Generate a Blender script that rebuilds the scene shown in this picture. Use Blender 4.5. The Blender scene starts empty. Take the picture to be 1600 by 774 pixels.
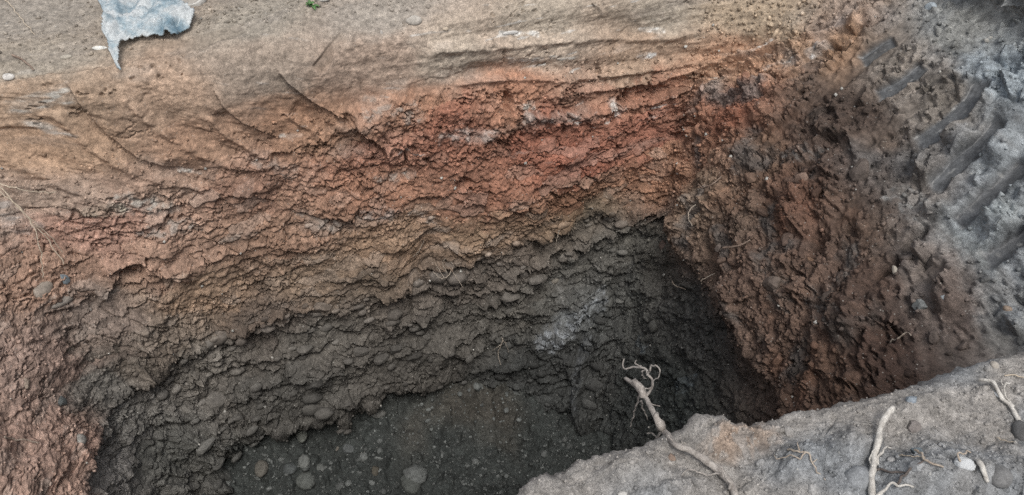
import bpy, bmesh, math, random
import numpy as np
from mathutils import Vector, Matrix
random.seed(7); rng = np.random.default_rng(11)
np.seterr(over='ignore')
scene = bpy.context.scene
COL = scene.collection

# ---------------------------------------------------------------- camera
cam_data = bpy.data.cameras.new('camera'); cam = bpy.data.objects.new('camera', cam_data); COL.objects.link(cam)
cam.location = (0, 0, 1.6); cam.rotation_euler = (math.radians(50.0), 0, 0)
cam_data.sensor_fit = 'HORIZONTAL'; cam_data.sensor_width = 36.0; cam_data.lens = 36.0*1232.0/1600.0
cam_data.clip_start = 0.05; cam_data.clip_end = 500.0
scene.camera = cam
scene.render.resolution_x = 1024; scene.render.resolution_y = 495

# ---------------------------------------------------------------- sky, sun, exposure
SUN_EL, SUN_AZ = math.radians(60), math.radians(168)      # azimuth clockwise from +y (the way the camera looks)
w = bpy.data.worlds.new('World'); scene.world = w; w.use_nodes = True
nt = w.node_tree; nt.nodes.clear()
sky = nt.nodes.new('ShaderNodeTexSky'); sky.sky_type = 'NISHITA'; sky.sun_disc = False
sky.sun_elevation = SUN_EL; sky.sun_rotation = SUN_AZ
sky.air_density = 1.0; sky.dust_density = 4.0; sky.ozone_density = 1.0
hs = nt.nodes.new('ShaderNodeHueSaturation'); hs.inputs['Saturation'].default_value = 0.32   # thin overcast
bg = nt.nodes.new('ShaderNodeBackground'); bg.inputs['Strength'].default_value = 0.12
wo = nt.nodes.new('ShaderNodeOutputWorld')
nt.links.new(sky.outputs[0], hs.inputs['Color']); nt.links.new(hs.outputs[0], bg.inputs['Color']); nt.links.new(bg.outputs[0], wo.inputs['Surface'])
sun_d = bpy.data.lights.new('sun', 'SUN'); sun_d.energy = 1.3; sun_d.angle = math.radians(26); sun_d.color = (1.0, .95, .88)
sun = bpy.data.objects.new('sun', sun_d); COL.objects.link(sun)
sd = Vector((math.sin(SUN_AZ)*math.cos(SUN_EL), math.cos(SUN_AZ)*math.cos(SUN_EL), math.sin(SUN_EL)))
sun.rotation_euler = sd.to_track_quat('Z', 'Y').to_euler(); sun.location = sd*20
scene.view_settings.view_transform = 'Standard'; scene.view_settings.look = 'None'
scene.view_settings.exposure = 0.45; scene.view_settings.gamma = 1.0
scene.cycles.use_denoising = False
# ---------------------------------------------------------------- trench frame
YAW = math.radians(19.0)
CA, SA = math.cos(YAW), math.sin(YAW)
CAM_Z, PITCH, FPX = 1.6, math.radians(40.0), 1232.0      # eye height, tilt, focal length in 1600-px units

def world(a, n, z):
    """trench coordinates (along, across, height) to world"""
    a = np.asarray(a, float); n = np.asarray(n, float); z = np.asarray(z, float)
    return np.stack([a*CA - n*SA, a*SA + n*CA, z + 0*a], -1)

# control net of the pit wall: rows top to bottom, columns round the pit (left end, far side, right end)
# each entry (along, across, height) in metres
NET = np.array([
 # R0 outer ground
 [(-24,-6,0),(-24,2,0),(-24,8,0),(-22,22,0),(-8,26,.1),(-2,27,.2),(2,27,.3),(8,27,.4),(22,24,.6),(26,14,.6),(27,4,.6),(27,-4,.4),(26,-10,.3)],
 # R1 ground behind the rim
 [(-3.2,-.3,.02),(-3.2,1.6,.02),(-3.1,3.0,.02),(-2.7,4.7,.02),(-1.2,5.0,.03),(-.2,5.05,.05),(.8,5.05,.08),(2.0,5.0,.14),(3.5,4.7,.28),(3.9,3.6,.42),(3.9,2.1,.44),(3.9,.6,.34),(3.8,-.6,.2)],
 # R2 rim
 [(-2.3,.1,-.03),(-2.3,1.8,-.03),(-2.2,2.8,-.03),(-1.65,3.62,-.02),(-.72,3.64,-.01),(-.12,3.66,0),(.5,3.68,0),(1.2,3.72,.0),(2.55,3.75,.0),(2.95,3.1,.1),(2.95,1.95,.16),(2.85,.75,.08),(2.8,-.1,0)],
 # R3 upper wall
 [(-1.7,.2,-.72),(-1.7,1.9,-.72),(-1.62,2.78,-.68),(-1.32,3.44,-.45),(-.66,3.52,-.42),(-.1,3.52,-.42),(.5,3.52,-.42),(1.2,3.54,-.42),(2.3,3.56,-.4),(2.5,3.0,-.32),(2.45,1.85,-.28),(2.4,.8,-.3),(2.4,.1,-.3)],
 # R4 middle
 [(-1.38,.25,-1.18),(-1.38,1.95,-1.18),(-1.36,2.77,-1.12),(-1.15,3.3,-.98),(-.62,3.47,-.95),(-.1,3.47,-.95),(.5,3.46,-.92),(1.2,3.47,-.88),(2.16,3.46,-.84),(2.15,2.72,-.74),(2.02,1.75,-.7),(1.98,.8,-.7),(1.98,.1,-.7)],
 # R5 lip: foot of the brown clay
 [(-1.16,.3,-1.52),(-1.15,2.0,-1.52),(-1.165,2.76,-1.52),(-1.03,3.17,-1.55),(-.58,3.45,-1.55),(-.08,3.46,-1.52),(.5,3.46,-1.5),(1.17,3.46,-1.4),(2.05,3.34,-1.27),(1.94,2.5,-1.12),(1.80,1.61,-1.08),(1.68,.8,-1.08),(1.68,.1,-1.08)],
 # R6 recess under the lip
 [(-1.21,.3,-1.62),(-1.21,2.0,-1.62),(-1.22,2.79,-1.62),(-1.06,3.21,-1.64),(-.6,3.47,-1.64),(-.08,3.48,-1.62),(.5,3.48,-1.6),(1.17,3.49,-1.52),(2.04,3.40,-1.42),(1.985,2.51,-1.24),(1.855,1.61,-1.2),(1.73,.8,-1.2),(1.73,.1,-1.2)],
 # R7 grey gravel
 [(-1.18,.3,-1.95),(-1.18,2.0,-1.95),(-1.19,2.77,-1.95),(-1.0,3.18,-1.98),(-.56,3.45,-1.98),(-.08,3.45,-1.97),(.5,3.45,-1.97),(1.17,3.5,-1.92),(1.93,3.28,-1.85),(1.92,2.5,-1.75),(1.80,1.6,-1.7),(1.7,.8,-1.7),(1.7,.1,-1.7)],
 # R8 lower brow
 [(-1.1,.3,-2.3),(-1.1,2.0,-2.3),(-1.1,2.74,-2.3),(-.93,3.1,-2.32),(-.52,3.36,-2.32),(-.08,3.32,-2.33),(.5,3.36,-2.3),(1.15,3.4,-2.35),(1.78,3.1,-2.35),(1.77,2.42,-2.3),(1.68,1.6,-2.3),(1.6,.8,-2.3),(1.6,.1,-2.3)],
 # R9 undercut above the floor
 [(-1.06,.3,-2.48),(-1.06,2.0,-2.48),(-1.06,2.73,-2.48),(-.9,3.12,-2.5),(-.53,3.5,-2.5),(-.08,3.56,-2.5),(.5,3.58,-2.5),(1.12,3.36,-2.62),(1.68,2.95,-2.68),(1.62,2.34,-2.65),(1.53,1.6,-2.65),(1.53,.8,-2.65),(1.53,.1,-2.65)],
 # R10 below the floor
 [(-1.0,.3,-3.1),(-1.0,2.0,-3.1),(-1.0,2.7,-3.1),(-.85,3.05,-3.1),(-.56,3.48,-3.1),(-.08,3.48,-3.1),(.5,3.44,-3.1),(1.06,3.1,-3.2),(1.55,2.7,-3.25),(1.5,2.22,-3.25),(1.45,1.6,-3.25),(1.45,.8,-3.25),(1.45,.1,-3.25)],
], float)

def cr_matrix(knots, x):
    """Catmull-Rom style (finite-difference tangents) interpolation weights: len(x) x len(knots)"""
    knots = np.asarray(knots, float); K = len(knots)
    i = np.clip(np.searchsorted(knots, x, side='right') - 1, 0, K-2)
    h = knots[i+1] - knots[i]; t = (x - knots[i]) / h
    W = np.zeros((len(x), K)); r = np.arange(len(x))
    h00 = 2*t**3-3*t**2+1; h10 = t**3-2*t**2+t; h01 = -2*t**3+3*t**2; h11 = t**3-t**2
    W[r, i] += h00; W[r, i+1] += h01
    for hh, j in ((h10, i), (h11, i+1)):
        lo = np.maximum(j-1, 0); hi = np.minimum(j+1, K-1)
        d = knots[hi]-knots[lo]
        np.add.at(W, (r, hi), hh*h/d); np.add.at(W, (r, lo), -hh*h/d)
    return W

def knot_positions(P, axis):
    d = np.linalg.norm(np.diff(P, axis=axis), axis=-1)
    d = np.sqrt(d).mean(axis=1-axis) if axis == 0 else np.sqrt(d[2:]).mean(axis=0)
    return np.concatenate([[0], np.cumsum(d)])

KR = knot_positions(NET, 0); KC = knot_positions(NET, 1)
def base_surface(cidx, ridx):
    """cidx, ridx: 1-D arrays of column / row parameters in index units -> (R, C, 3) trench coordinates"""
    Wc = cr_matrix(KC, np.interp(cidx, np.arange(len(KC)), KC))
    Wr = cr_matrix(KR, np.interp(ridx, np.arange(len(KR)), KR))
    return np.einsum('rk,cl,klx->rcx', Wr, Wc, NET)

def spread(knots, counts):
    out = [np.linspace(knots[i], knots[i+1], counts[i], endpoint=False) for i in range(len(counts))]
    return np.concatenate(out + [[knots[-1]]])
# ---------------------------------------------------------------- numpy noise
def _h(ix, iy, seed):
    h = ix.astype(np.uint32)*np.uint32(374761393) + iy.astype(np.uint32)*np.uint32(668265263) + np.uint32((seed*974634777) & 0xFFFFFFFF)
    h ^= h >> np.uint32(13); h *= np.uint32(1274126177); h ^= h >> np.uint32(16)
    h *= np.uint32(2246822519); h ^= h >> np.uint32(13)
    return h
def _r(h): return (h & np.uint32(0xFFFF)).astype(np.float32) * np.float32(1/65535.0)
_GA = np.arange(256)*2*np.pi/256
_GC = (np.cos(_GA)*1.4).astype(np.float32); _GS = (np.sin(_GA)*1.4).astype(np.float32)
def perlin(x, y, seed=0):
    x = np.asarray(x, np.float32); y = np.asarray(y, np.float32)
    x0 = np.floor(x); y0 = np.floor(y); fx = x-x0; fy = y-y0
    ix = x0.astype(np.int32); iy = y0.astype(np.int32)
    ux = fx*fx*fx*(fx*(fx*6-15)+10); uy = fy*fy*fy*(fy*(fy*6-15)+10)
    def g(dx, dy):
        k = (_h(ix+dx, iy+dy, seed) & np.uint32(255)).astype(np.intp)
        return _GC[k]*(fx-dx) + _GS[k]*(fy-dy)
    n0 = g(0,0); n0 += (g(1,0)-n0)*ux
    n1 = g(0,1); n1 += (g(1,1)-n1)*ux
    return n0 + (n1-n0)*uy
def fbm(x, y, octv=4, seed=0, gain=.5, lac=2.03):
    x = np.asarray(x, np.float32); y = np.asarray(y, np.float32); s = np.float32(0); a = np.float32(1.0); t = np.float32(0)
    for o in range(octv):
        s = s + a*perlin(x+np.float32(o*17.3), y-np.float32(o*9.1), seed+o*31); t += a; a *= np.float32(gain); x = x*np.float32(lac); y = y*np.float32(lac)
    return s/t
def worley(x, y, seed=0, jit=.95):
    """F1, F2, cell random, second cell random, offset vector from the cell's seed point"""
    x = np.asarray(x, np.float32); y = np.asarray(y, np.float32)
    x0 = np.floor(x).astype(np.int32); y0 = np.floor(y).astype(np.int32)
    f1 = np.full(x.shape, 9., np.float32); f2 = f1.copy(); hh = np.zeros(x.shape, np.uint32)
    ox = np.zeros(x.shape, np.float32); oy = ox.copy()
    for j in (-1,0,1):
        for i in (-1,0,1):
            h = _h(x0+i, y0+j, seed)
            dx = x - (x0+i+.5+(_r(h)-.5)*jit); dy = y - (y0+j+.5+((h >> np.uint32(16)).astype(np.float32)/65535.-.5)*jit)
            d = dx*dx+dy*dy
            m = d < f1
            f2 = np.where(m, f1, np.minimum(f2, d))
            f1 = np.where(m, d, f1); hh = np.where(m, h, hh); ox = np.where(m, dx, ox); oy = np.where(m, dy, oy)
    h2 = hh*np.uint32(2654435761); h2 ^= h2 >> np.uint32(15)
    return np.sqrt(f1), np.sqrt(f2), _r(h2), _r(h2 >> np.uint32(16)), ox, oy
def sstep(a, b, x):
    t = np.clip((x-a)/(b-a), 0, 1); return t*t*(3-2*t)
def lin(c):
    c = np.asarray(c, float)/255.; return np.where(c <= .04045, c/12.92, ((c+.055)/1.055)**2.4)
# features of the place: (column, row) of the control net for the wall, (along, across) metres for the bank
ANCHORS = [(3.905,1.341,0.265,0.237,0.203),(5.208,1.871,0.251,0.225,0.189),(6.17,1.995,0.283,0.253,0.219),(7.224,2.304,0.329,0.284,0.231),(7.799,2.533,0.307,0.269,0.221),(8.527,2.533,0.37,0.294,0.215),(3.685,1.986,0.262,0.231,0.191),(3.625,2.427,0.31,0.226,0.163),(4.307,2.551,0.382,0.275,0.202),(5.117,2.383,0.284,0.233,0.19),(6.11,2.524,0.319,0.244,0.193),(6.633,2.568,0.384,0.327,0.266),(7.208,2.692,0.42,0.346,0.278),(7.678,3.01,0.347,0.256,0.189),(8.474,3.036,0.4,0.253,0.171),(9.11,2.568,0.306,0.198,0.13),(3.625,2.86,0.36,0.249,0.173),(4.466,3.01,0.306,0.199,0.139),(5.36,2.992,0.305,0.187,0.125),(6.299,3.001,0.326,0.185,0.123),(7.019,3.063,0.355,0.193,0.128),(7.724,3.504,0.308,0.164,0.112),(6.527,3.363,0.284,0.133,0.09),(7.193,3.795,0.238,0.106,0.072),(7.777,4.033,0.288,0.135,0.094),(8.739,3.513,0.233,0.11,0.073),(5.996,3.504,0.315,0.167,0.118),(7.39,4.166,0.282,0.12,0.081),(8.474,3.998,0.305,0.176,0.121),(3.314,3.221,0.335,0.257,0.206),(4.087,3.407,0.322,0.226,0.173),(3.534,3.627,0.353,0.219,0.17),(4.89,3.575,0.261,0.16,0.117),(5.958,3.866,0.295,0.164,0.111),(6.739,4.236,0.291,0.148,0.1),(7.405,4.501,0.255,0.14,0.09),(8.148,4.501,0.34,0.193,0.126),(2.935,3.716,0.314,0.206,0.153),(3.852,4.095,0.348,0.232,0.174),(5.064,4.122,0.29,0.187,0.134),(5.898,4.439,0.307,0.211,0.146),(6.746,4.722,0.283,0.197,0.135),(7.36,4.925,0.199,0.137,0.091),(3.958,4.554,0.318,0.226,0.161),(5.246,4.704,0.255,0.189,0.138),(3.125,4.369,0.206,0.164,0.139),(2.503,4.21,0.297,0.216,0.18),(1.806,4.325,0.337,0.234,0.19),(1.836,4.766,0.396,0.268,0.214),(3.549,4.775,0.212,0.174,0.141),(3.17,4.845,0.141,0.119,0.098),(2.791,4.819,0.143,0.135,0.122),(4.519,4.987,0.123,0.093,0.073),(5.587,4.969,0.144,0.11,0.082),(6.451,6.116,0.16,0.124,0.097),(7.451,5.287,0.146,0.117,0.086),(3.738,6.293,0.173,0.15,0.124),(5.117,6.575,0.116,0.102,0.084),(6.405,7.043,0.109,0.096,0.08),(4.625,7.379,0.088,0.083,0.073),(6.064,7.29,0.09,0.08,0.067),(7.042,7.079,0.115,0.104,0.087),(7.655,6.584,0.109,0.104,0.09),(7.565,7.423,0.135,0.155,0.164),(7.405,7.308,0.096,0.095,0.085),(7.739,7.511,0.06,0.067,0.066),(7.254,7.467,0.079,0.078,0.069),(7.595,7.864,0.051,0.056,0.057),(7.148,8.12,0.042,0.047,0.047),(8.012,7.193,0.089,0.093,0.086),(8.095,6.364,0.105,0.1,0.084),(2.753,6.275,0.196,0.185,0.167),(2.208,6.752,0.249,0.233,0.218),(2.958,7.29,0.105,0.108,0.098),(3.95,9.32,0.059,0.071,0.069),(7.352,9.038,0.048,0.055,0.055),(8.466,7.899,0.043,0.049,0.048),(8.86,6.611,0.07,0.072,0.069),(8.951,7.502,0.047,0.055,0.053),(8.087,9.179,0.053,0.061,0.06),(9.103,4.272,0.119,0.085,0.065),(9.391,4.395,0.115,0.077,0.059),(9.459,3.619,0.119,0.067,0.047),(9.838,4.289,0.119,0.079,0.06),(10.103,4.263,0.088,0.055,0.04),(10.33,3.883,0.058,0.036,0.028),(10.027,3.725,0.082,0.054,0.042),(9.83,3.433,0.098,0.068,0.052),(8.64,4.369,0.222,0.162,0.118),(9.148,3.592,0.148,0.096,0.068),(9.444,2.974,0.065,0.047,0.038),(9.716,3.045,0.121,0.093,0.075),(9.504,3.248,0.083,0.06,0.049),(9.898,2.93,0.173,0.154,0.138),(9.565,2.083,0.197,0.2,0.191),(9.853,2.251,0.25,0.284,0.308),(10.072,2.63,0.188,0.205,0.216),(10.216,3.018,0.27,0.299,0.305),(10.186,3.389,0.155,0.133,0.12),(10.36,3.398,0.108,0.084,0.073),(10.482,3.292,0.164,0.165,0.163),(9.724,2.524,0.163,0.145,0.127),(10.436,3.089,0.214,0.225,0.228),(9.474,2.507,0.205,0.18,0.157)]
BANK_EDGE = [(0.337, 0.978), (0.397, 0.992), (0.458, 1.002), (0.562, 1.012), (0.679, 1.005), (0.769, 1.009), (0.827, 1.017), (0.87, 1.013), (0.895, 0.992), (0.93, 0.974), (0.97, 0.964), (1.02, 0.97), (1.095, 0.968), (1.184, 0.959), (1.246, 0.962), (1.294, 0.947), (1.39, 0.941), (1.463, 0.93), (1.598, 0.94), (1.731, 0.942), (1.814, 0.936)]
BANK_LUMPS = [(0.845,0.975,0.07,0.05,0.03),(0.616,0.933,0.1,0.05,0.045),(0.889,0.92,0.13,0.055,0.035),(1.303,0.679,0.14,0.09,0.06),(1.395,0.861,0.1,0.04,0.02),(1.274,0.881,0.12,0.05,0.015),(1.407,0.621,0.1,0.06,0.03),(0.988,0.82,0.09,0.06,0.025),(1.596,0.846,0.05,0.03,0.02),(1.152,0.821,0.1,0.05,0.02),(1.505,0.661,0.1,0.05,0.03),(0.683,0.852,0.08,0.05,0.02)]
STEPS = [([(3.829, 2.118), (3.829, 2.418), (3.875, 2.745), (4.011, 3.08), (4.375, 3.327)],-0.035,0.16),
 ([(4.738, 2.445), (4.799, 2.701), (4.958, 2.939), (5.178, 3.151)],-0.022,0.12),
 ([(5.246, 2.357), (5.337, 2.551), (5.458, 2.736), (5.632, 2.948), (5.799, 3.107)],-0.035,0.14),
 ([(5.761, 3.001), (5.837, 3.213), (5.958, 3.363), (6.034, 3.592)],-0.075,0.2),
 ([(3.147, 3.054), (3.359, 3.133), (3.541, 3.133)],0.05,0.15),
 ([(2.935, 4.987), (3.185, 5.093), (3.541, 6.011), (3.958, 5.252), (4.504, 5.869), (5.049, 5.56)],-0.04,0.12),
 ([(3.344, 4.025), (3.632, 4.042), (3.799, 4.21), (4.034, 4.369)],-0.05,0.12),
 ([(3.625, 4.051), (3.473, 4.095), (3.352, 4.166), (3.253, 4.263)],0.05,0.14),
 ([(2.738, 3.981), (3.003, 4.148), (3.215, 4.148)],-0.03,0.1),
 ([(8.436, 3.919), (8.928, 3.407), (9.209, 2.798), (9.277, 2.321)],0.05,0.25),
 ([(10.004, 4.175), (10.103, 3.901), (10.224, 3.778), (10.368, 3.822)],0.05,0.15),
 ([(4.208, 2.065), (4.579, 2.074), (5.125, 1.995)],0.02,0.12),
 ([(3.564, 2.109), (3.708, 2.083), (3.844, 2.092), (4.102, 2.145)],0.03,0.15),
 ([(7.496, 8.111), (7.595, 8.65), (7.701, 9.232), (7.83, 9.62)],-0.04,0.35),
 ([(7.254, 7.661), (7.428, 7.926), (7.64, 8.014)],0.05,0.12),
 ([(9.527, 4.131), (9.701, 4.033), (9.883, 4.042)],-0.03,0.12),
 ([(6.095, 4.934), (6.39, 4.951), (6.693, 6.099), (6.807, 6.549)],0.06,0.1),
 ([(4.981, 5.446), (5.572, 5.199), (6.087, 5.031)],0.03,0.1),
 ([(3.147, 3.875), (2.867, 3.875), (2.624, 3.68)],-0.03,0.12)]
GROOVES = [([(9.262, 2.939), (9.33, 2.612), (9.413, 2.242)],0.085,0.012,0),
 ([(9.33, 2.621), (9.36, 2.48), (9.383, 2.365)],0.045,0.012,1),
 ([(9.497, 2.754), (9.55, 2.577), (9.565, 2.392)],0.038,0.02,1),
 ([(9.565, 3.124), (9.641, 2.842), (9.663, 2.586)],0.05,0.012,0),
 ([(9.769, 2.868), (9.815, 2.612), (9.822, 2.436), (9.792, 2.277)],0.05,0.025,1),
 ([(9.944, 3.001), (9.959, 2.754), (9.974, 2.577), (9.966, 2.418)],0.045,0.025,1),
 ([(10.11, 3.08), (10.118, 2.86), (10.141, 2.701), (10.156, 2.524)],0.045,0.025,1),
 ([(10.285, 3.124), (10.307, 2.948), (10.323, 2.78)],0.045,0.025,1),
 ([(6.534, 2.78), (7.034, 2.824), (7.352, 2.983), (7.716, 3.089), (8.421, 2.921), (8.86, 2.498)],0.05,0.028,2),
 ([(6.36, 2.304), (6.943, 2.374), (7.36, 2.48), (7.784, 2.674), (8.087, 2.568)],0.07,0.024,2),
 ([(7.011, 3.248), (7.534, 3.442), (7.974, 3.407), (8.663, 2.939), (9.087, 2.33)],0.05,0.03,2),
 ([(7.58, 3.575), (8.148, 3.363), (8.807, 2.851), (9.019, 2.427)],0.03,0.028,2),
 ([(7.762, 3.857), (8.299, 3.583), (8.959, 2.966), (9.201, 2.445), (9.254, 2.154)],0.04,0.03,2),
 ([(9.05, 3.663), (9.254, 3.221), (9.33, 2.78), (9.383, 2.357)],0.04,0.02,0),
 ([(5.557, 2.462), (5.678, 2.357), (5.86, 2.145)],0.03,0.012,0),
 ([(4.269, 2.003), (4.708, 1.995), (5.14, 1.968)],0.06,0.02,0),
 ([(3.806, 2.445), (3.875, 2.815), (4.064, 3.16), (4.526, 3.407)],0.06,0.028,2),
 ([(4.208, 2.304), (4.329, 2.701), (4.61, 3.071), (5.041, 3.336)],0.07,0.022,2),
 ([(3.443, 2.595), (3.481, 2.948), (3.678, 3.257)],0.06,0.022,2),
 ([(5.291, 2.807), (5.602, 3.151), (5.784, 3.451)],0.05,0.02,2),
 ([(8.118, 4.033), (8.724, 3.486), (9.065, 2.957), (9.194, 2.498)],0.05,0.03,2),
 ([(7.292, 3.124), (7.701, 3.248), (8.254, 3.045), (8.747, 2.577)],0.04,0.025,2),
 ([(4.716, 2.718), (4.867, 2.992), (5.163, 3.266)],0.05,0.022,2),
 ([(10.103, 3.566), (10.171, 3.407), (10.194, 3.239)],0.03,0.015,0),
 ([(9.671, 3.698), (9.732, 3.451), (9.769, 3.274)],0.05,0.015,0),
 ([(10.451, 3.848), (10.504, 3.566), (10.55, 3.266)],0.09,0.03,0)]
SMEARS = [([(7.731, 7.184), (7.565, 7.423), (7.315, 7.758)],0.085,(0.27, 0.29, 0.31),1),
 ([(7.701, 7.688), (7.648, 8.208), (7.663, 9.091)],0.05,(0.12, 0.13, 0.14),0.7),
 ([(7.39, 6.902), (7.451, 7.229)],0.05,(0.17, 0.17, 0.165),0.7),
 ([(8.299, 7.476), (8.466, 7.458)],0.035,(0.19, 0.23, 0.26),0.9),
 ([(8.966, 7.326), (9.103, 7.061)],0.04,(0.13, 0.16, 0.18),0.8),
 ([(3.587, 2.409), (3.738, 2.339)],0.05,(0.38, 0.39, 0.37),0.8),
 ([(3.556, 2.595), (3.625, 2.692)],0.035,(0.4, 0.4, 0.38),0.7),
 ([(3.799, 3.469), (4.094, 3.583)],0.06,(0.38, 0.38, 0.35),0.8),
 ([(3.837, 3.778), (4.223, 3.866)],0.05,(0.36, 0.34, 0.31),0.7),
 ([(7.686, 3.018), (7.777, 3.018)],0.022,(0.7, 0.71, 0.7),1),
 ([(7.557, 3.504), (7.61, 3.645)],0.035,(0.6, 0.59, 0.56),1),
 ([(7.057, 3.266), (7.125, 3.274)],0.022,(0.55, 0.52, 0.47),1),
 ([(6.466, 3.442), (6.86, 3.522)],0.035,(0.38, 0.33, 0.3),0.8),
 ([(7.027, 2.409), (7.193, 2.498)],0.016,(0.6, 0.59, 0.56),1),
 ([(7.678, 2.701), (7.784, 2.745)],0.014,(0.6, 0.59, 0.56),1),
 ([(7.042, 2.754), (7.178, 2.798)],0.015,(0.6, 0.59, 0.56),1),
 ([(8.133, 3.416), (8.33, 3.274)],0.014,(0.58, 0.57, 0.54),1),
 ([(9.057, 2.736), (9.095, 2.63)],0.02,(0.6, 0.59, 0.57),1),
 ([(8.595, 2.904), (8.716, 2.771)],0.012,(0.58, 0.57, 0.54),1),
 ([(5.928, 2.939), (6.239, 3.071)],0.055,(0.3, 0.27, 0.24),0.8),
 ([(7.08, 3.407), (7.33, 3.513)],0.03,(0.4, 0.36, 0.33),0.8),
 ([(7.231, 2.798), (7.368, 2.86)],0.012,(0.55, 0.54, 0.5),1),
 ([(8.86, 3.018), (8.997, 2.842)],0.014,(0.55, 0.53, 0.5),1),
 ([(3.549, 3.477), (3.716, 3.495)],0.03,(0.48, 0.42, 0.33),0.8),
 ([(4.284, 3.292), (4.428, 3.372)],0.016,(0.5, 0.47, 0.43),1),
 ([(5.178, 3.124), (5.337, 3.142)],0.016,(0.48, 0.45, 0.41),0.9),
 ([(5.913, 3.742), (6.178, 3.786)],0.03,(0.32, 0.3, 0.27),0.7),
 ([(5.208, 3.972), (5.458, 4.157)],0.04,(0.33, 0.31, 0.28),0.6),
 ([(4.943, 3.31), (5.185, 3.477)],0.04,(0.33, 0.3, 0.27),0.6),
 ([(6.14, 4.228), (6.352, 4.422)],0.035,(0.31, 0.3, 0.28),0.6),
 ([(9.284, 3.495), (9.428, 3.327)],0.05,(0.14, 0.14, 0.135),0.7),
 ([(9.883, 3.645), (9.913, 3.83)],0.05,(0.16, 0.15, 0.14),0.6),
 ([(9.853, 4.086), (9.997, 4.06)],0.06,(0.13, 0.13, 0.125),0.6),
 ([(9.489, 4.272), (9.663, 4.351)],0.07,(0.13, 0.125, 0.115),0.5),
 ([(3.026, 3.221), (3.087, 3.363)],0.06,(0.3, 0.29, 0.28),0.7),
 ([(9.845, 3.151), (9.982, 3.133)],0.06,(0.22, 0.23, 0.23),0.6),
 ([(5.708, 4.086), (5.989, 4.139)],0.04,(0.33, 0.31, 0.29),0.6),
 ([(3.67, 2.03), (3.716, 2.012)],0.02,(0.5, 0.49, 0.46),0.8)]
HOLES = [(6.996,3.204,0.03,0.06,0.07),(6.595,4.025,0.05,0.03,0.06),(7.155,4.325,0.05,0.02,0.05),(9.224,6.046,0.05,0.12,0.08),(6.481,5.296,0.1,0.035,0.1),(3.609,4.095,0.06,0.04,0.06),(7.307,3.495,0.02,0.05,0.04),(8.383,3.274,0.03,0.02,0.04),(10.042,3.539,0.025,0.07,0.08),(10.019,3.274,0.03,0.06,0.08),(9.678,3.795,0.05,0.08,0.07),(5.155,3.319,0.05,0.03,0.05),(8.209,5.79,0.08,0.04,0.1),(8.118,4.033,0.06,0.03,0.05),(2.768,4.395,0.05,0.02,0.05),(10.239,3.83,0.05,0.05,0.06),(3.92,5.146,0.1,0.03,0.05),(5.754,3.045,0.03,0.03,0.04),(6.314,3.38,0.03,0.02,0.03),(9.133,2.604,0.04,0.02,0.03),(7.481,3.107,0.015,0.06,0.03),(7.011,2.683,0.01,0.05,0.02)]
BUMPS = [(7.678,8.756,0.06,0.22,0.07),(5.057,7.079,0.3,0.14,0.06),(4.087,7.211,0.25,0.12,0.06),(6.367,7.502,0.25,0.12,0.05),(7.777,6.796,0.15,0.15,0.06),(5.958,3.098,0.16,0.08,0.045),(7.345,4.06,0.14,0.05,0.05),(9.466,3.627,0.05,0.05,0.04),(10.035,3.945,0.12,0.12,0.06),(6.799,6.884,0.09,0.05,0.05),(4.496,8.076,0.2,0.05,0.05),(3.473,7.149,0.15,0.08,0.05),(6.064,7.29,0.3,0.1,0.04),(9.875,2.895,0.09,0.07,0.06),(9.898,2.657,0.08,0.07,0.06),(10.042,2.551,0.08,0.08,0.06),(10.232,2.895,0.1,0.06,0.05),(10.004,3.054,0.1,0.06,0.05),(7.587,7.343,0.1,0.12,0.06),(7.595,8.941,0.1,0.1,0.05),(10.3,3.407,0.08,0.06,0.06),(9.481,3.76,0.14,0.1,0.04),(7.042,7.193,0.2,0.06,0.04)]
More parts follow.
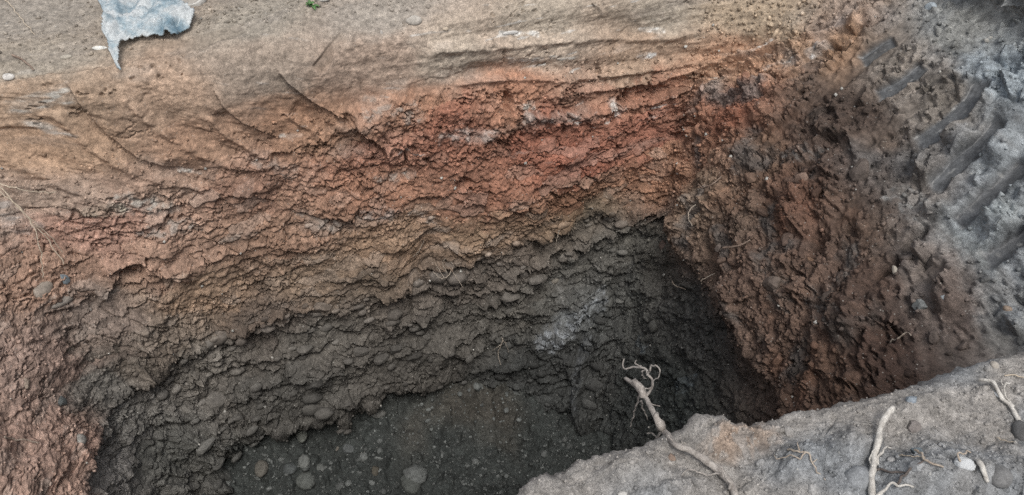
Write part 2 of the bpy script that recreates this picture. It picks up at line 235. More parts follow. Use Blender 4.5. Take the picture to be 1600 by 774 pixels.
BANK_STICKS = [('branch', 'long pale branch with a curly root tuft jutting over the pit', 'branch', [(0.798, 0.765, 'b', 0.01), (0.815, 0.811, 'b', 0.015), (0.808, 0.851, 'b', 0.02), (0.769, 0.913, 'b', 0.03), (0.742, 0.951, 'b', 0.035), (0.764, 1.03, 'z', -0.032), (0.759, 1.07, 'z', -0.032), (0.771, 1.12, 'z', -0.045), (0.782, 1.18, 'z', -0.069), (0.788, 1.24, 'z', -0.102), (0.789, 1.3, 'z', -0.129)], 0.0086, 0.0055, [([(0.78, 1.17, 'z', -0.068), (0.779, 1.19, 'z', -0.053), (0.767, 1.22, 'z', -0.056)], 0.01, 0.009, 'side_branch'), ([(0.76, 1.04, 'z', -0.035), (0.746, 1.05, 'z', 0.003), (0.759, 1.07, 'z', -0.001)], 0.011, 0.006, 'side_branch'), ([(0.78, 1.17, 'z', -0.068), (0.792, 1.17, 'z', -0.041), (0.793, 1.17, 'z', -0.015), (0.788, 1.18, 'z', 0.007), (0.787, 1.19, 'z', 0.021), (0.777, 1.2, 'z', 0.022), (0.762, 1.22, 'z', 0.011), (0.751, 1.24, 'z', -0.012), (0.746, 1.25, 'z', -0.008), (0.757, 1.26, 'z', 0.003)], 0.0042, 0.0016, 'rootlet'), ([(0.784, 1.18, 'z', 0.018), (0.784, 1.17, 'z', 0.054), (0.79, 1.16, 'z', 0.07), (0.796, 1.15, 'z', 0.064), (0.796, 1.15, 'z', 0.036), (0.792, 1.16, 'z', 0.009)], 0.0028, 0.0012, 'rootlet'), ([(0.787, 1.19, 'z', 0.021), (0.777, 1.2, 'z', 0.007), (0.788, 1.21, 'z', -0.032), (0.801, 1.21, 'z', -0.042)], 0.0022, 0.001, 'rootlet'), ([(0.769, 1.2, 'z', 0.027), (0.756, 1.2, 'z', 0.047), (0.756, 1.2, 'z', 0.059)], 0.0022, 0.001, 'rootlet'), ([(0.792, 1.17, 'z', -0.028), (0.782, 1.18, 'z', -0.043), (0.781, 1.18, 'z', -0.061), (0.784, 1.17, 'z', -0.064)], 0.0022, 0.001, 'rootlet'), ([(0.779, 1.2, 'z', -0.091), (0.776, 1.2, 'z', -0.137), (0.778, 1.21, 'z', -0.197), (0.781, 1.22, 'z', -0.255)], 0.0028, 0.001, 'rootlet'), ([(0.778, 1.18, 'z', -0.087), (0.789, 1.18, 'z', -0.132), (0.805, 1.18, 'z', -0.181)], 0.003, 0.0012, 'rootlet'), ([(0.773, 1.15, 'z', -0.058), (0.794, 1.15, 'z', -0.077), (0.81, 1.14, 'z', -0.074)], 0.0028, 0.001, 'rootlet'), ([(0.773, 1.06, 'z', -0.079), (0.767, 1.06, 'z', -0.103), (0.761, 1.07, 'z', -0.106), (0.758, 1.08, 'z', -0.098), (0.753, 1.09, 'z', -0.105)], 0.0035, 0.0015, 'rootlet'), ([(0.739, 0.956, 'b', 0.04), (0.73, 0.959, 'b', 0.06), (0.725, 0.963, 'b', 0.07)], 0.0022, 0.001, 'rootlet'), ([(0.811, 0.806, 'b', 0.02), (0.797, 0.816, 'b', 0.05), (0.8, 0.838, 'b', 0.06), (0.796, 0.843, 'b', 0.07)], 0.004, 0.0018, 'rootlet'), ([(0.802, 0.845, 'b', 0.03), (0.769, 0.863, 'b', 0.01), (0.745, 0.88, 'b', 0.01), (0.717, 0.873, 'b', 0.008)], 0.0028, 0.0012, 'rootlet')]),
 ('stick', 'straight bleached stick with a knobbed tip lying on the near bank', 'stick', [(1.091, 0.655, 'b', 0.01), (1.109, 0.689, 'b', 0.015), (1.134, 0.734, 'b', 0.02), (1.167, 0.761, 'b', 0.025), (1.189, 0.788, 'b', 0.03), (1.223, 0.821, 'b', 0.04), (1.251, 0.843, 'b', 0.05), (1.281, 0.86, 'b', 0.06)], 0.0084, 0.0068, [([(1.165, 0.752, 'b', 0.03), (1.183, 0.769, 'b', 0.04), (1.216, 0.775, 'b', 0.04)], 0.0035, 0.0015, 'side_twig'), ([(1.144, 0.747, 'b', 0.03), (1.16, 0.773, 'b', 0.03), (1.175, 0.783, 'b', 0.03)], 0.003, 0.0015, 'side_twig'), ([(1.104, 0.68, 'b', 0.02), (1.133, 0.691, 'b', 0.03), (1.159, 0.688, 'b', 0.03), (1.192, 0.667, 'b', 0.01)], 0.004, 0.002, 'side_twig')]),
 ('stick', 'crooked forked stick at the right edge of the near bank', 'stick', [(1.588, 0.705, 'b', 0.01), (1.593, 0.753, 'b', 0.012), (1.605, 0.79, 'b', 0.018), (1.597, 0.811, 'b', 0.015), (1.593, 0.834, 'b', 0.015), (1.594, 0.854, 'b', 0.02), (1.582, 0.876, 'b', 0.03)], 0.0065, 0.0042, [([(1.603, 0.789, 'b', 0.02), (1.606, 0.814, 'b', 0.02), (1.609, 0.831, 'b', 0.025), (1.612, 0.848, 'b', 0.03)], 0.003, 0.0015, 'side_twig'), ([(1.606, 0.828, 'b', 0.025), (1.629, 0.837, 'b', 0.03), (1.657, 0.846, 'b', 0.02)], 0.0028, 0.0012, 'side_twig')]),
 ('stick', 'short pale stub of stick leaning beside the white lump', 'stick', [(1.353, 0.662, 'b', 0.02), (1.351, 0.643, 'b', 0.012), (1.351, 0.62, 'b', 0.006)], 0.006, 0.005, []),
 ('twig', 'thin dark twig lying to the right of the straight bleached stick', 'twig', [(1.167, 0.749, 'b', 0.008), (1.182, 0.717, 'b', 0.01), (1.193, 0.701, 'b', 0.006)], 0.003, 0.002, []),
 ('twig', 'dark twig pointing at the foot of the grey slate stone', 'twig', [(1.161, 0.69, 'b', 0.008), (1.196, 0.698, 'b', 0.01), (1.229, 0.7, 'b', 0.006)], 0.0032, 0.002, []),
 ('root', 'bent brown root curling below the grey slate stone', 'root', [(1.246, 0.736, 'b', 0.02), (1.234, 0.714, 'b', 0.02), (1.237, 0.689, 'b', 0.015), (1.255, 0.668, 'b', 0.008)], 0.0028, 0.0022, []),
 ('root', 'little pale root hooked above the white lump', 'root', [(1.313, 0.672, 'b', 0.02), (1.311, 0.684, 'b', 0.045), (1.326, 0.686, 'b', 0.045), (1.355, 0.687, 'b', 0.03)], 0.0022, 0.0015, []),
 ('root', 'wiry tangle of pale rootlets left of the straight stick', 'root', [(0.978, 0.845, 'b', 0.01), (0.983, 0.822, 'b', 0.015), (1.002, 0.809, 'b', 0.015), (1.006, 0.789, 'b', 0.012), (1.005, 0.777, 'b', 0.012), (1.03, 0.761, 'b', 0.006)], 0.0024, 0.0014, [([(0.983, 0.822, 'b', 0.015), (0.993, 0.83, 'b', 0.02), (0.993, 0.838, 'b', 0.02)], 0.002, 0.001, 'rootlet'), ([(0.996, 0.811, 'b', 0.015), (0.979, 0.805, 'b', 0.015), (0.966, 0.821, 'b', 0.01), (0.946, 0.837, 'b', 0.008), (0.95, 0.854, 'b', 0.008)], 0.002, 0.001, 'rootlet'), ([(1.006, 0.789, 'b', 0.012), (1.017, 0.792, 'b', 0.02)], 0.0018, 0.001, 'rootlet')]),
 ('straw', 'pale straw on the bank at the right frame edge', 'straw', [(1.672, 0.874, 'b', 0.006), (1.692, 0.868, 'b', 0.008), (1.717, 0.856, 'b', 0.006)], 0.002, 0.0015, []),
 ('straw', 'thin straw lying across the bank right of the straight stick', 'straw', [(1.224, 0.756, 'b', 0.006), (1.229, 0.719, 'b', 0.008), (1.239, 0.704, 'b', 0.006)], 0.0014, 0.001, []),
 ('straw', 'thin straw on blue-grey sand below the crooked stick', 'straw', [(1.503, 0.728, 'b', 0.006), (1.502, 0.703, 'b', 0.008), (1.509, 0.69, 'b', 0.006)], 0.0014, 0.001, [])]
WALL_STICKS = [('dry_stem', 'pale straw stem crossing the top left ground', 'straw', [(3.852, 1.156, 0.02), (3.852, 1.28, 0.025), (3.844, 1.562, 0.012)], 0.0035, 0.002, []),
 ('twig', 'short brown twig on grey soil under the pale straw stem', 'twig', [(3.7, 1.871, 0.008), (3.716, 1.942, 0.012), (3.723, 2.012, 0.006)], 0.005, 0.003, []),
 ('dry_grass', 'bunch of dry grass stems hanging at the left wall', 'grass', [(3.132, 3.018, 0.06), (3.147, 3.204, 0.07), (3.147, 3.363, 0.06), (3.17, 3.539, 0.05), (3.155, 3.769, 0.02)], 0.0032, 0.0022, [([(3.117, 3.063, 0.06), (3.132, 3.221, 0.07), (3.162, 3.372, 0.07), (3.2, 3.522, 0.06), (3.208, 3.707, 0.02)], 0.0028, 0.0018, 'stem'), ([(3.155, 3.319, 0.065), (3.125, 3.424, 0.06), (3.041, 3.583, 0.05), (2.92, 3.769, 0.03)], 0.0028, 0.0018, 'stem')]),
 ('dry_grass', 'single dry grass stem lying level above the hanging bunch', 'grass', [(3.147, 3.01, 0.05), (3.246, 3.107, 0.05), (3.337, 3.177, 0.04), (3.428, 3.23, 0.02)], 0.003, 0.002, []),
 ('root', 'curved pale rootlet on the red earth at lower left', 'root', [(1.761, 3.989, 0.01), (1.799, 4.104, 0.015), (1.806, 4.21, 0.015), (1.814, 4.289, 0.008)], 0.0032, 0.002, []),
 ('twig', 'bare twig stuck in the brown right wall above the hollow', 'twig', [(9.148, 4.492, 0.02), (9.254, 4.351, 0.035), (9.322, 4.21, 0.03)], 0.0065, 0.004, []),
 ('twig', 'curved twig on the brown wall near the far corner', 'twig', [(8.686, 4.281, 0.02), (8.815, 4.21, 0.03), (8.898, 4.113, 0.03), (8.89, 4.016, 0.02)], 0.005, 0.003, []),
 ('root', 'thin root hanging in front of the far corner lip', 'root', [(8.754, 4.439, 0.03), (8.747, 4.554, 0.035), (8.777, 4.642, 0.02)], 0.0035, 0.002, []),
 ('root', 'root wisp sticking out of the brown wall beside the dark hollow', 'root', [(9.034, 4.872, 0.02), (8.974, 5.04, 0.03), (8.944, 5.234, 0.02)], 0.003, 0.002, []),
 ('root', 'tuft of fine roots at the dark slot in the far wall', 'root', [(6.481, 5.022, 0.02), (6.405, 4.996, 0.05), (6.33, 4.987, 0.06), (6.284, 5.057, 0.05)], 0.003, 0.0015, [([(6.451, 4.978, 0.02), (6.489, 4.907, 0.05), (6.527, 4.863, 0.06)], 0.0025, 0.0012, 'rootlet'), ([(6.39, 4.987, 0.04), (6.367, 4.863, 0.06), (6.398, 4.81, 0.06)], 0.0022, 0.001, 'rootlet'), ([(6.451, 5.119, 0.03), (6.504, 5.825, 0.06), (6.527, 6.09, 0.06)], 0.0022, 0.001, 'rootlet'), ([(6.352, 4.987, 0.05), (6.307, 4.89, 0.06)], 0.002, 0.001, 'rootlet')]),
 ('root', 'fine straight rootlet standing off the brown flakes', 'root', [(6.125, 4.74, 0.02), (6.17, 4.634, 0.05), (6.216, 4.545, 0.06)], 0.0025, 0.0015, []),
 ('root', 'hair-thin root dangling from the grey layer mid wall', 'root', [(6.905, 7.52, 0.03), (6.875, 7.617, 0.04), (6.845, 7.785, 0.04), (6.852, 7.935, 0.03)], 0.0025, 0.0015, [([(6.898, 7.537, 0.03), (6.943, 7.679, 0.05), (6.966, 7.776, 0.04)], 0.002, 0.001, 'rootlet'), ([(6.875, 7.608, 0.04), (6.807, 7.652, 0.05), (6.777, 7.732, 0.04)], 0.002, 0.001, 'rootlet')]),
 ('root', 'small root hanging from the clay lip left of the corner', 'root', [(7.315, 4.996, 0.02), (7.299, 5.357, 0.04), (7.307, 6.099, 0.04)], 0.0028, 0.0015, [([(7.299, 5.084, 0.03), (7.352, 5.949, 0.04)], 0.002, 0.001, 'rootlet')]),
 ('root', 'looped rootlet low on the right wall clods', 'root', [(10.254, 3.839, 0.02), (10.277, 3.778, 0.035), (10.292, 3.716, 0.03), (10.323, 3.707, 0.02)], 0.0032, 0.002, []),
 ('root', 'small forked root in the gravel of the dark end', 'root', [(8.603, 6.417, 0.02), (8.671, 6.372, 0.04), (8.754, 6.311, 0.03)], 0.0028, 0.0015, []),
 ('root', 'small root crack at the top middle scraped edge', 'root', [(7.428, 2.233, 0.008), (7.458, 2.312, 0.012), (7.481, 2.409, 0.008)], 0.004, 0.002, [])]
STONES = [('white rounded stone on grey soil at the far left edge', 'w', 3.602, 2.056, 0.047, 0.033, (0.55, 0.53, 0.5)),
 ('white shell-like flake on the soil beside the torn cloth', 'w', 4.079, 1.906, 0.069, 0.023, (0.6, 0.6, 0.57)),
 ('flat tan pebble lying left of the torn cloth', 'w', 3.897, 1.942, 0.048, 0.023, (0.36, 0.33, 0.28)),
 ('pale half-buried stone in the far ground above the scrapes', 'w', 6.413, 2.118, 0.075, 0.05, (0.42, 0.39, 0.35)),
 ('small upright grey pebble left of the pale half-buried stone', 'w', 6.133, 2.162, 0.028, 0.037, (0.38, 0.35, 0.32)),
 ('small tan pebble right of the pale half-buried stone', 'w', 6.663, 2.259, 0.029, 0.019, (0.45, 0.38, 0.3)),
 ('pale flat stone beside the green weed', 'w', 5.67, 1.747, 0.062, 0.031, (0.42, 0.41, 0.38)),
 ('rounded grey cobble stuck in the left wall', 'w', 2.867, 3.848, 0.101, 0.066, (0.27, 0.235, 0.2)),
 ('flat grey cobble right of and below the rounded one in the left wall', 'w', 2.943, 4.033, 0.116, 0.046, (0.29, 0.26, 0.23)),
 ('upright blue slate sliver above the flat grey cobble', 'w', 3.079, 3.901, 0.034, 0.073, (0.16, 0.19, 0.21)),
 ('dark striped slate piece in the red left wall', 'w', 2.299, 4.492, 0.054, 0.06, (0.1, 0.11, 0.11)),
 ('pale smeared stone in the red left wall above the slate', 'w', 2.223, 4.113, 0.052, 0.063, (0.33, 0.27, 0.22)),
 ('grey stone at the edge of the red left lip', 'w', 1.988, 4.801, 0.059, 0.053, (0.28, 0.27, 0.25)),
 ('dark leaf-shaped flake in the wall above the left lip', 'w', 2.806, 4.395, 0.05, 0.068, (0.2, 0.17, 0.14)),
 ('round grey cobble poking from the clay lip right of centre', 'w', 7.368, 6.902, 0.066, 0.058, (0.24, 0.22, 0.19)),
 ('brown round stone in the dark corner under the lip', 'w', 8.353, 6.187, 0.077, 0.065, (0.16, 0.12, 0.1)),
 ('long brown stone in the clay left of the corner lip', 'w', 7.352, 4.987, 0.093, 0.047, (0.3, 0.22, 0.16)),
 ('pale grey wedge stone in the crumbly red band', 'w', 7.587, 3.575, 0.058, 0.04, (0.52, 0.51, 0.48)),
 ('white crumb beside the crack in the red band', 'w', 7.087, 3.274, 0.055, 0.031, (0.5, 0.47, 0.42)),
 ('small white streak stone in the scraped face, top middle', 'w', 7.072, 2.427, 0.085, 0.02, (0.5, 0.49, 0.47)),
 ('orange-brown clod in the middle of the right wall', 'w', 9.686, 3.919, 0.073, 0.045, (0.24, 0.15, 0.1)),
 ('reddish round clod on the upper right wall', 'w', 9.474, 3.522, 0.053, 0.077, (0.2, 0.14, 0.11)),
 ('grey angular block at the foot of the right wall', 'w', 10.254, 3.539, 0.068, 0.054, (0.16, 0.17, 0.17)),
 ('small bluish stone beside the grey angular block', 'w', 10.307, 3.424, 0.034, 0.029, (0.25, 0.28, 0.3)),
 ('round tan pebble near the right frame edge', 'w', 10.466, 3.213, 0.032, 0.027, (0.24, 0.19, 0.15)),
 ('pale chip in the right wall above the angular block', 'w', 10.065, 3.504, 0.051, 0.031, (0.36, 0.33, 0.28)),
 ('bluish lump in grey spoil at the upper right', 'w', 9.398, 2.056, 0.053, 0.053, (0.3, 0.34, 0.37)),
 ('largest round cobble on the pit floor', 'f', 0.322, 2.884, 0.12, 0.112, (0.13, 0.14, 0.13)),
 ('small bright bluish stone beside the largest floor cobble', 'f', 0.378, 2.943, 0.041, 0.041, (0.36, 0.4, 0.42)),
 ('upright oval cobble just under the lower brow', 'f', -0.266, 3.354, 0.071, 0.092, (0.19, 0.2, 0.18)),
 ('squarish slab on the pit floor', 'f', 0.004, 3.203, 0.091, 0.079, (0.13, 0.14, 0.14)),
 ('small pale pebble touching the squarish slab', 'f', -0.061, 3.231, 0.037, 0.041, (0.24, 0.22, 0.19)),
 ('round pale grey cobble, uppermost of the cluster on the floor', 'f', -0.279, 3.169, 0.073, 0.069, (0.21, 0.22, 0.21)),
 ('long grey cobble at the bottom edge of the floor cluster', 'f', -0.292, 3.071, 0.112, 0.088, (0.15, 0.16, 0.15)),
 ('dark flat cobble left in the floor cluster', 'f', -0.372, 3.162, 0.089, 0.057, (0.11, 0.12, 0.12)),
 ('brownish cobble at the left end of the floor cluster', 'f', -0.533, 3.203, 0.081, 0.081, (0.17, 0.16, 0.14)),
 ('grey cobble right of the floor cluster', 'f', -0.191, 3.134, 0.053, 0.053, (0.18, 0.19, 0.18)),
 ('dark brown cobble between the slab and the largest cobble', 'f', 0.136, 3.026, 0.065, 0.065, (0.11, 0.1, 0.08)),
 ('grey slab leaning under the lower brow', 'f', 0.235, 3.321, 0.119, 0.051, (0.16, 0.16, 0.15)),
 ('pale flat stone low on the wall above the brown floor patch', 'w', 6.564, 9.585, 0.108, 0.031, (0.3, 0.31, 0.3)),
 ('bluish pebble above the brown floor patch', 'w', 6.67, 9.7, 0.045, 0.036, (0.26, 0.31, 0.32)),
 ('white pebble at the right end of the floor', 'w', 6.981, 9.718, 0.032, 0.036, (0.5, 0.48, 0.44)),
 ('upright dark grey slate stone on the near bank', 'b', 1.278, 0.745, 0.031, 0.046, (0.13, 0.16, 0.18)),
 ('large smooth grey boulder half buried at the bottom of the bank', 'b', 1.109, 0.738, 0.069, 0.045, (0.22, 0.23, 0.24)),
 ('dark stone at the right frame edge of the bank', 'b', 1.573, 0.714, 0.047, 0.041, (0.09, 0.09, 0.09)),
 ('rounded dark grey stone at the lower right of the bank', 'b', 1.393, 0.624, 0.05, 0.033, (0.16, 0.16, 0.16)),
 ('small tan pebble on the top rim of the bank', 'b', 1.673, 0.912, 0.019, 0.015, (0.36, 0.33, 0.29)),
 ('white pebble below the crooked stick', 'b', 1.593, 0.825, 0.011, 0.015, (0.5, 0.52, 0.53)),
 ('flat grey pebble right of the straight stick', 'b', 1.207, 0.753, 0.023, 0.012, (0.3, 0.3, 0.3)),
 ('pale flat stone at the bottom edge near the long branch', 'b', 0.57, 0.881, 0.023, 0.012, (0.4, 0.39, 0.37)),
 ('brown clod on the bank under the long branch', 'b', 0.728, 0.933, 0.021, 0.018, (0.2, 0.15, 0.12)),
 ('dark clod on the bank between the two sticks', 'b', 1.338, 0.822, 0.041, 0.025, (0.2, 0.18, 0.17)),
 ('blue-grey lump beside the bank rim right of the stick', 'b', 1.367, 0.879, 0.042, 0.016, (0.2, 0.23, 0.26))]
CLOTH = [(4.299, 1.191), (4.276, 1.28), (4.246, 1.386), (4.193, 1.615), (4.14, 1.924), (4.11, 2.074), (4.117, 2.171), (4.14, 2.154), (4.178, 2.012), (4.238, 1.933), (4.284, 1.915), (4.337, 1.898), (4.443, 1.906), (4.534, 1.933), (4.602, 1.959), (4.647, 1.915), (4.723, 1.862), (4.799, 1.739), (4.799, 1.606), (4.731, 1.483), (4.663, 1.394), (4.693, 1.262)]
DISH = (4.791, 1.403); WEED = (5.61, 1.836); LUMP = (1.325, 0.668)
ROOT_TUFT = None
# ---------------------------------------------------------------- materials
def new_mat(name):
    m = bpy.data.materials.new(name); m.use_nodes = True
    nt = m.node_tree; b = nt.nodes['Principled BSDF']
    return m, nt, b
def node(nt, kind, **kw):
    n = nt.nodes.new(kind)
    for k, v in kw.items():
        if k in n.inputs: n.inputs[k].default_value = v
        else: setattr(n, k, v)
    return n
def mix_rgb(nt, mode, fac, a, b):
    n = nt.nodes.new('ShaderNodeMix'); n.data_type = 'RGBA'; n.blend_type = mode
    for sock, v in ((n.inputs[0], fac), (n.inputs[6], a), (n.inputs[7], b)):
        if isinstance(v, bpy.types.NodeSocket): nt.links.new(v, sock)
        else: sock.default_value = v
    return n.outputs[2]
def ramp(nt, src, stops):
    r = nt.nodes.new('ShaderNodeValToRGB'); nt.links.new(src, r.inputs[0])
    e = r.color_ramp.elements
    while len(e) < len(stops): e.new(.5)
    for el, (p, c) in zip(e, stops):
        el.position = p; el.color = (c, c, c, 1) if not hasattr(c, '__len__') else (*c, 1)
    return r.outputs[0]

def soil_material(name):
    """soil: colour comes from the strata attribute, grain and grit from noise"""
    m, nt, b = new_mat(name); L = nt.links.new
    at = node(nt, 'ShaderNodeAttribute', attribute_name='strata')
    ar = node(nt, 'ShaderNodeAttribute', attribute_name='surf')      # x roughness, y grain strength
    co = node(nt, 'ShaderNodeTexCoord')
    sx = node(nt, 'ShaderNodeSeparateXYZ'); L(ar.outputs['Vector'], sx.inputs[0])
    n1 = node(nt, 'ShaderNodeTexNoise', Scale=38.0, Detail=6.0, Roughness=.65); L(co.outputs['Object'], n1.inputs['Vector'])
    n2 = node(nt, 'ShaderNodeTexNoise', Scale=210.0, Detail=4.0, Roughness=.7); L(co.outputs['Object'], n2.inputs['Vector'])
    v1 = node(nt, 'ShaderNodeTexVoronoi', Scale=120.0); L(co.outputs['Object'], v1.inputs['Vector'])
    c1 = mix_rgb(nt, 'MULTIPLY', 1.0, at.outputs['Color'], ramp(nt, n1.outputs['Fac'], [(.3, .62), (.7, 1.38)]))
    c2 = mix_rgb(nt, 'MULTIPLY', 1.0, c1, ramp(nt, n2.outputs['Fac'], [(.3, .60), (.72, 1.42)]))
    # pale and dark grit grains
    sc = node(nt, 'ShaderNodeSeparateColor'); L(v1.outputs['Color'], sc.inputs[0])
    pale = node(nt, 'ShaderNodeMath', operation='GREATER_THAN'); pale.inputs[1].default_value = .965; L(sc.outputs[0], pale.inputs[0])
    near = node(nt, 'ShaderNodeMath', operation='LESS_THAN'); near.inputs[1].default_value = .32; L(v1.outputs['Distance'], near.inputs[0])
    gm = node(nt, 'ShaderNodeMath', operation='MULTIPLY'); L(pale.outputs[0], gm.inputs[0]); L(near.outputs[0], gm.inputs[1])
    gm2 = node(nt, 'ShaderNodeMath', operation='MULTIPLY'); L(gm.outputs[0], gm2.inputs[0]); L(sx.outputs[1], gm2.inputs[1])
    grit = mix_rgb(nt, 'MIX', .55, c2, (.42, .41, .38, 1))
    c3 = mix_rgb(nt, 'MIX', gm2.outputs[0], c2, grit)
    L(c3, b.inputs['Base Color'])
    L(sx.outputs[0], b.inputs['Roughness'])
    b.inputs['Specular IOR Level'].default_value = .35
    bp = node(nt, 'ShaderNodeBump', Strength=.8, Distance=.008)
    add = node(nt, 'ShaderNodeMath', operation='MULTIPLY_ADD'); add.inputs[1].default_value = .5
    L(n2.outputs['Fac'], add.inputs[0]); L(n1.outputs['Fac'], add.inputs[2])
    gs = node(nt, 'ShaderNodeMath', operation='MULTIPLY'); L(add.outputs[0], gs.inputs[0]); L(sx.outputs[1], gs.inputs[1])
    L(gs.outputs[0], bp.inputs['Height']); L(bp.outputs[0], b.inputs['Normal'])
    return m
SOIL = soil_material('soil')

# ---------------------------------------------------------------- grid meshes
def grid_normals(P):
    du = np.gradient(P, axis=1); dv = np.gradient(P, axis=0)
    n = np.cross(du, dv); n /= np.linalg.norm(n, axis=-1, keepdims=True)+1e-12
    return n
def grid_object(name, P, N, colr, surf, mat):
    R, C = P.shape[:2]
    me = bpy.data.meshes.new(name)
    idx = np.arange(R*C, dtype=np.int32).reshape(R, C)
    q = np.stack([idx[:-1, :-1], idx[:-1, 1:], idx[1:, 1:], idx[1:, :-1]], -1).reshape(-1, 4)
    F = len(q)
    me.vertices.add(R*C); me.vertices.foreach_set('co', P.astype(np.float32).ravel())
    me.loops.add(F*4); me.loops.foreach_set('vertex_index', q.ravel())
    me.polygons.add(F); me.polygons.foreach_set('loop_start', np.arange(0, F*4, 4, dtype=np.int32))
    me.polygons.foreach_set('use_smooth', np.ones(F, bool))
    me.update(calc_edges=True)
    a = me.attributes.new('strata', 'FLOAT_COLOR', 'POINT')
    a.data.foreach_set('color', np.concatenate([colr, np.ones((R, C, 1))], -1).astype(np.float32).ravel())
    a = me.attributes.new('surf', 'FLOAT_VECTOR', 'POINT')
    a.data.foreach_set('vector', surf.astype(np.float32).ravel())
    me.materials.append(mat)
    me.normals_split_custom_set_from_vertices(N.reshape(-1, 3).astype(np.float32))
    o = bpy.data.objects.new(name, me); COL.objects.link(o); o['kind'] = 'structure'
    return o

# ---------------------------------------------------------------- the pit wall
f32 = np.float32
CI = spread(np.arange(13.), (10, 60, 75, 100, 105, 115, 130, 175, 150, 150, 70, 12))
RI = spread(np.arange(11.), (20, 100, 100, 110, 115, 50, 75, 70, 40, 40))
B = base_surface(CI, RI)
BW = world(B[..., 0], B[..., 1], B[..., 2])
NB = grid_normals(BW)                                   # faces into the pit / up
if NB[len(RI)//2, len(CI)//2] @ np.array([0, -1, 0]) < 0: NB = -NB
ic = lambda c: int(np.searchsorted(CI, c)); ir = lambda r: int(np.searchsorted(RI, r))
S2 = np.concatenate([np.zeros((len(RI), 1)), np.cumsum(np.linalg.norm(np.diff(BW, axis=1), axis=-1), axis=1)], axis=1)
def s_from(c): return S2 - S2[:, ic(c)][:, None]           # metres along the wall, measured from one column
i4 = ir(4.0); wr_ = sstep(7.5, 9.0, CI)[None]; wl_ = 1-sstep(2.6, 4.0, CI)[None]
S2 = (s_from(6.0)*(1-wr_)+(s_from(10.0)+s_from(6.0)[i4, ic(10.0)])*wr_)*(1-wl_) + (s_from(2.2)+s_from(6.0)[i4, ic(2.2)])*wl_
T2 = np.concatenate([np.zeros((1, len(CI))), np.cumsum(np.linalg.norm(np.diff(BW, axis=0), axis=-1), axis=0)]); T2 = T2 - T2[ir(2.0)]
S = S2.astype(f32); T = T2.astype(f32)                  # metres down the wall from the rim
CC, RR = np.meshgrid(CI, RI); CC = CC.astype(f32); RR = RR.astype(f32)
def st(c, r):
    j, i = min(ic(c), len(CI)-1), min(ir(r), len(RI)-1)
    return float(S[i, j]), float(T[i, j])

wob = fbm(S*1.7, T*1.7, 3, 5); wob2 = fbm(S*6, T*6, 3, 9); wob3 = fbm(S*16, T*16, 3, 13)
cW = CC + .25*wob + .08*wob2; rW = RR + .28*fbm(S*1.6, T*2.4, 4, 21) + .1*wob2 + .05*wob3
far = sstep(3.0, 3.6, cW)*(1-sstep(7.9, 8.5, cW)); right = sstep(7.9, 8.6, cW); left = 1-sstep(3.0, 3.6, cW)
above = 1-sstep(1.7, 2.2, rW)
# smooth scraped upper face, deeper on the left, thinner on the right
scr_low = np.interp(CI, [0, 2.5, 3.4, 4.5, 5.5, 6.2, 7, 7.8, 8.6, 9], [2.5, 2.9, 3.35, 3.25, 3.1, 2.95, 3.0, 3.25, 3.2, 2.3]).astype(f32)[None]
scrape = (1-sstep(scr_low-.12, scr_low+.15, rW))*(1-sstep(8.9, 9.4, cW))
gravel = sstep(4.95, 5.15, RR+.12*wob)                  # grey cobble bed below the lip
sp_low = np.interp(CI, [8, 9, 10, 11, 12], [2.2, 2.75, 3.5, 4.3, 4.5]).astype(f32)[None]
spoil = sstep(8.6, 9.2, cW)*(1-sstep(sp_low-.25, sp_low+.35, rW))
clod = right*(1-gravel)*(1-spoil)*(1-scrape)
shing = np.clip((1-right)*(1-scrape)*(1-above), 0, 1)
redb = far*(1-scrape)*(1-sstep(3.6, 4.3, rW))*sstep(4.6, 5.6, CC)   # crumbly red band

def shingle(ss, ts, seed):
    """overlapping plates: each leans out towards its lower edge; third value marks the open gap under a plate"""
    k = .6/ts
    p1 = fbm(S*k, T*k, 2, seed); p2 = fbm(S*k+31, T*k+7, 2, seed+77)
    f1, f2, r1, r2, ox, oy = worley((S+.5*ts*p1+.15*ts*wob3)/ss, (T+.5*ts*p2+.15*ts*wob3)/ts, seed)
    gap = (1-sstep(.03, .12, f2-f1))*sstep(-.1, .2, oy)
    return np.clip(oy+.5, 0, 1.1)*(.35+.65*r1) + .5*(r2-.5), r2, gap
def domes(sz, seed):
    k = .7/sz
    p1 = fbm(S*k, T*k, 2, seed); p2 = fbm(S*k+31, T*k+7, 2, seed+77)
    f1, f2, r1, r2, ox, oy = worley((S+.4*sz*p1)/sz, (T+.4*sz*p2)/sz, seed)
    return np.sqrt(np.clip(1-(f1*1.15)**2, 0, 1))*(.2+.8*r1), r2
sh1, tn1, gp1 = shingle(.26, .13, 101); sh2, tn2, gp2 = shingle(.11, .06, 102); sh3, tn3, gp3 = shingle(.05, .03, 103)
do0, td0 = domes(.2, 200); do1, td1 = domes(.11, 201); do2, td2 = domes(.05, 202); do3, td3 = domes(.025, 203)
fin = fbm(S*26, T*26, 4, 301, .68); rid = 1-2*np.abs(fbm(S*8, T*11, 5, 302, .6))
crum = fbm(S*5, T*6, 6, 311, .66)
def facets(sz, seed):
    """angular chunks: every cell a plane of its own tilt"""
    k = .6/sz
    f1, f2, r1, r2, ox, oy = worley((S+.45*sz*fbm(S*k, T*k, 2, seed))/sz, (T+.45*sz*fbm(S*k+9, T*k+4, 2, seed+7))/sz, seed)
    a_ = r1*6.283
    return (ox*np.cos(a_)+oy*np.sin(a_))*(.4+r2) + .6*(r2-.5), r2, sstep(0, .16, f2-f1)
fa1, ft1, fe1 = facets(.10, 601); fa2, ft2, fe2 = facets(.042, 602)
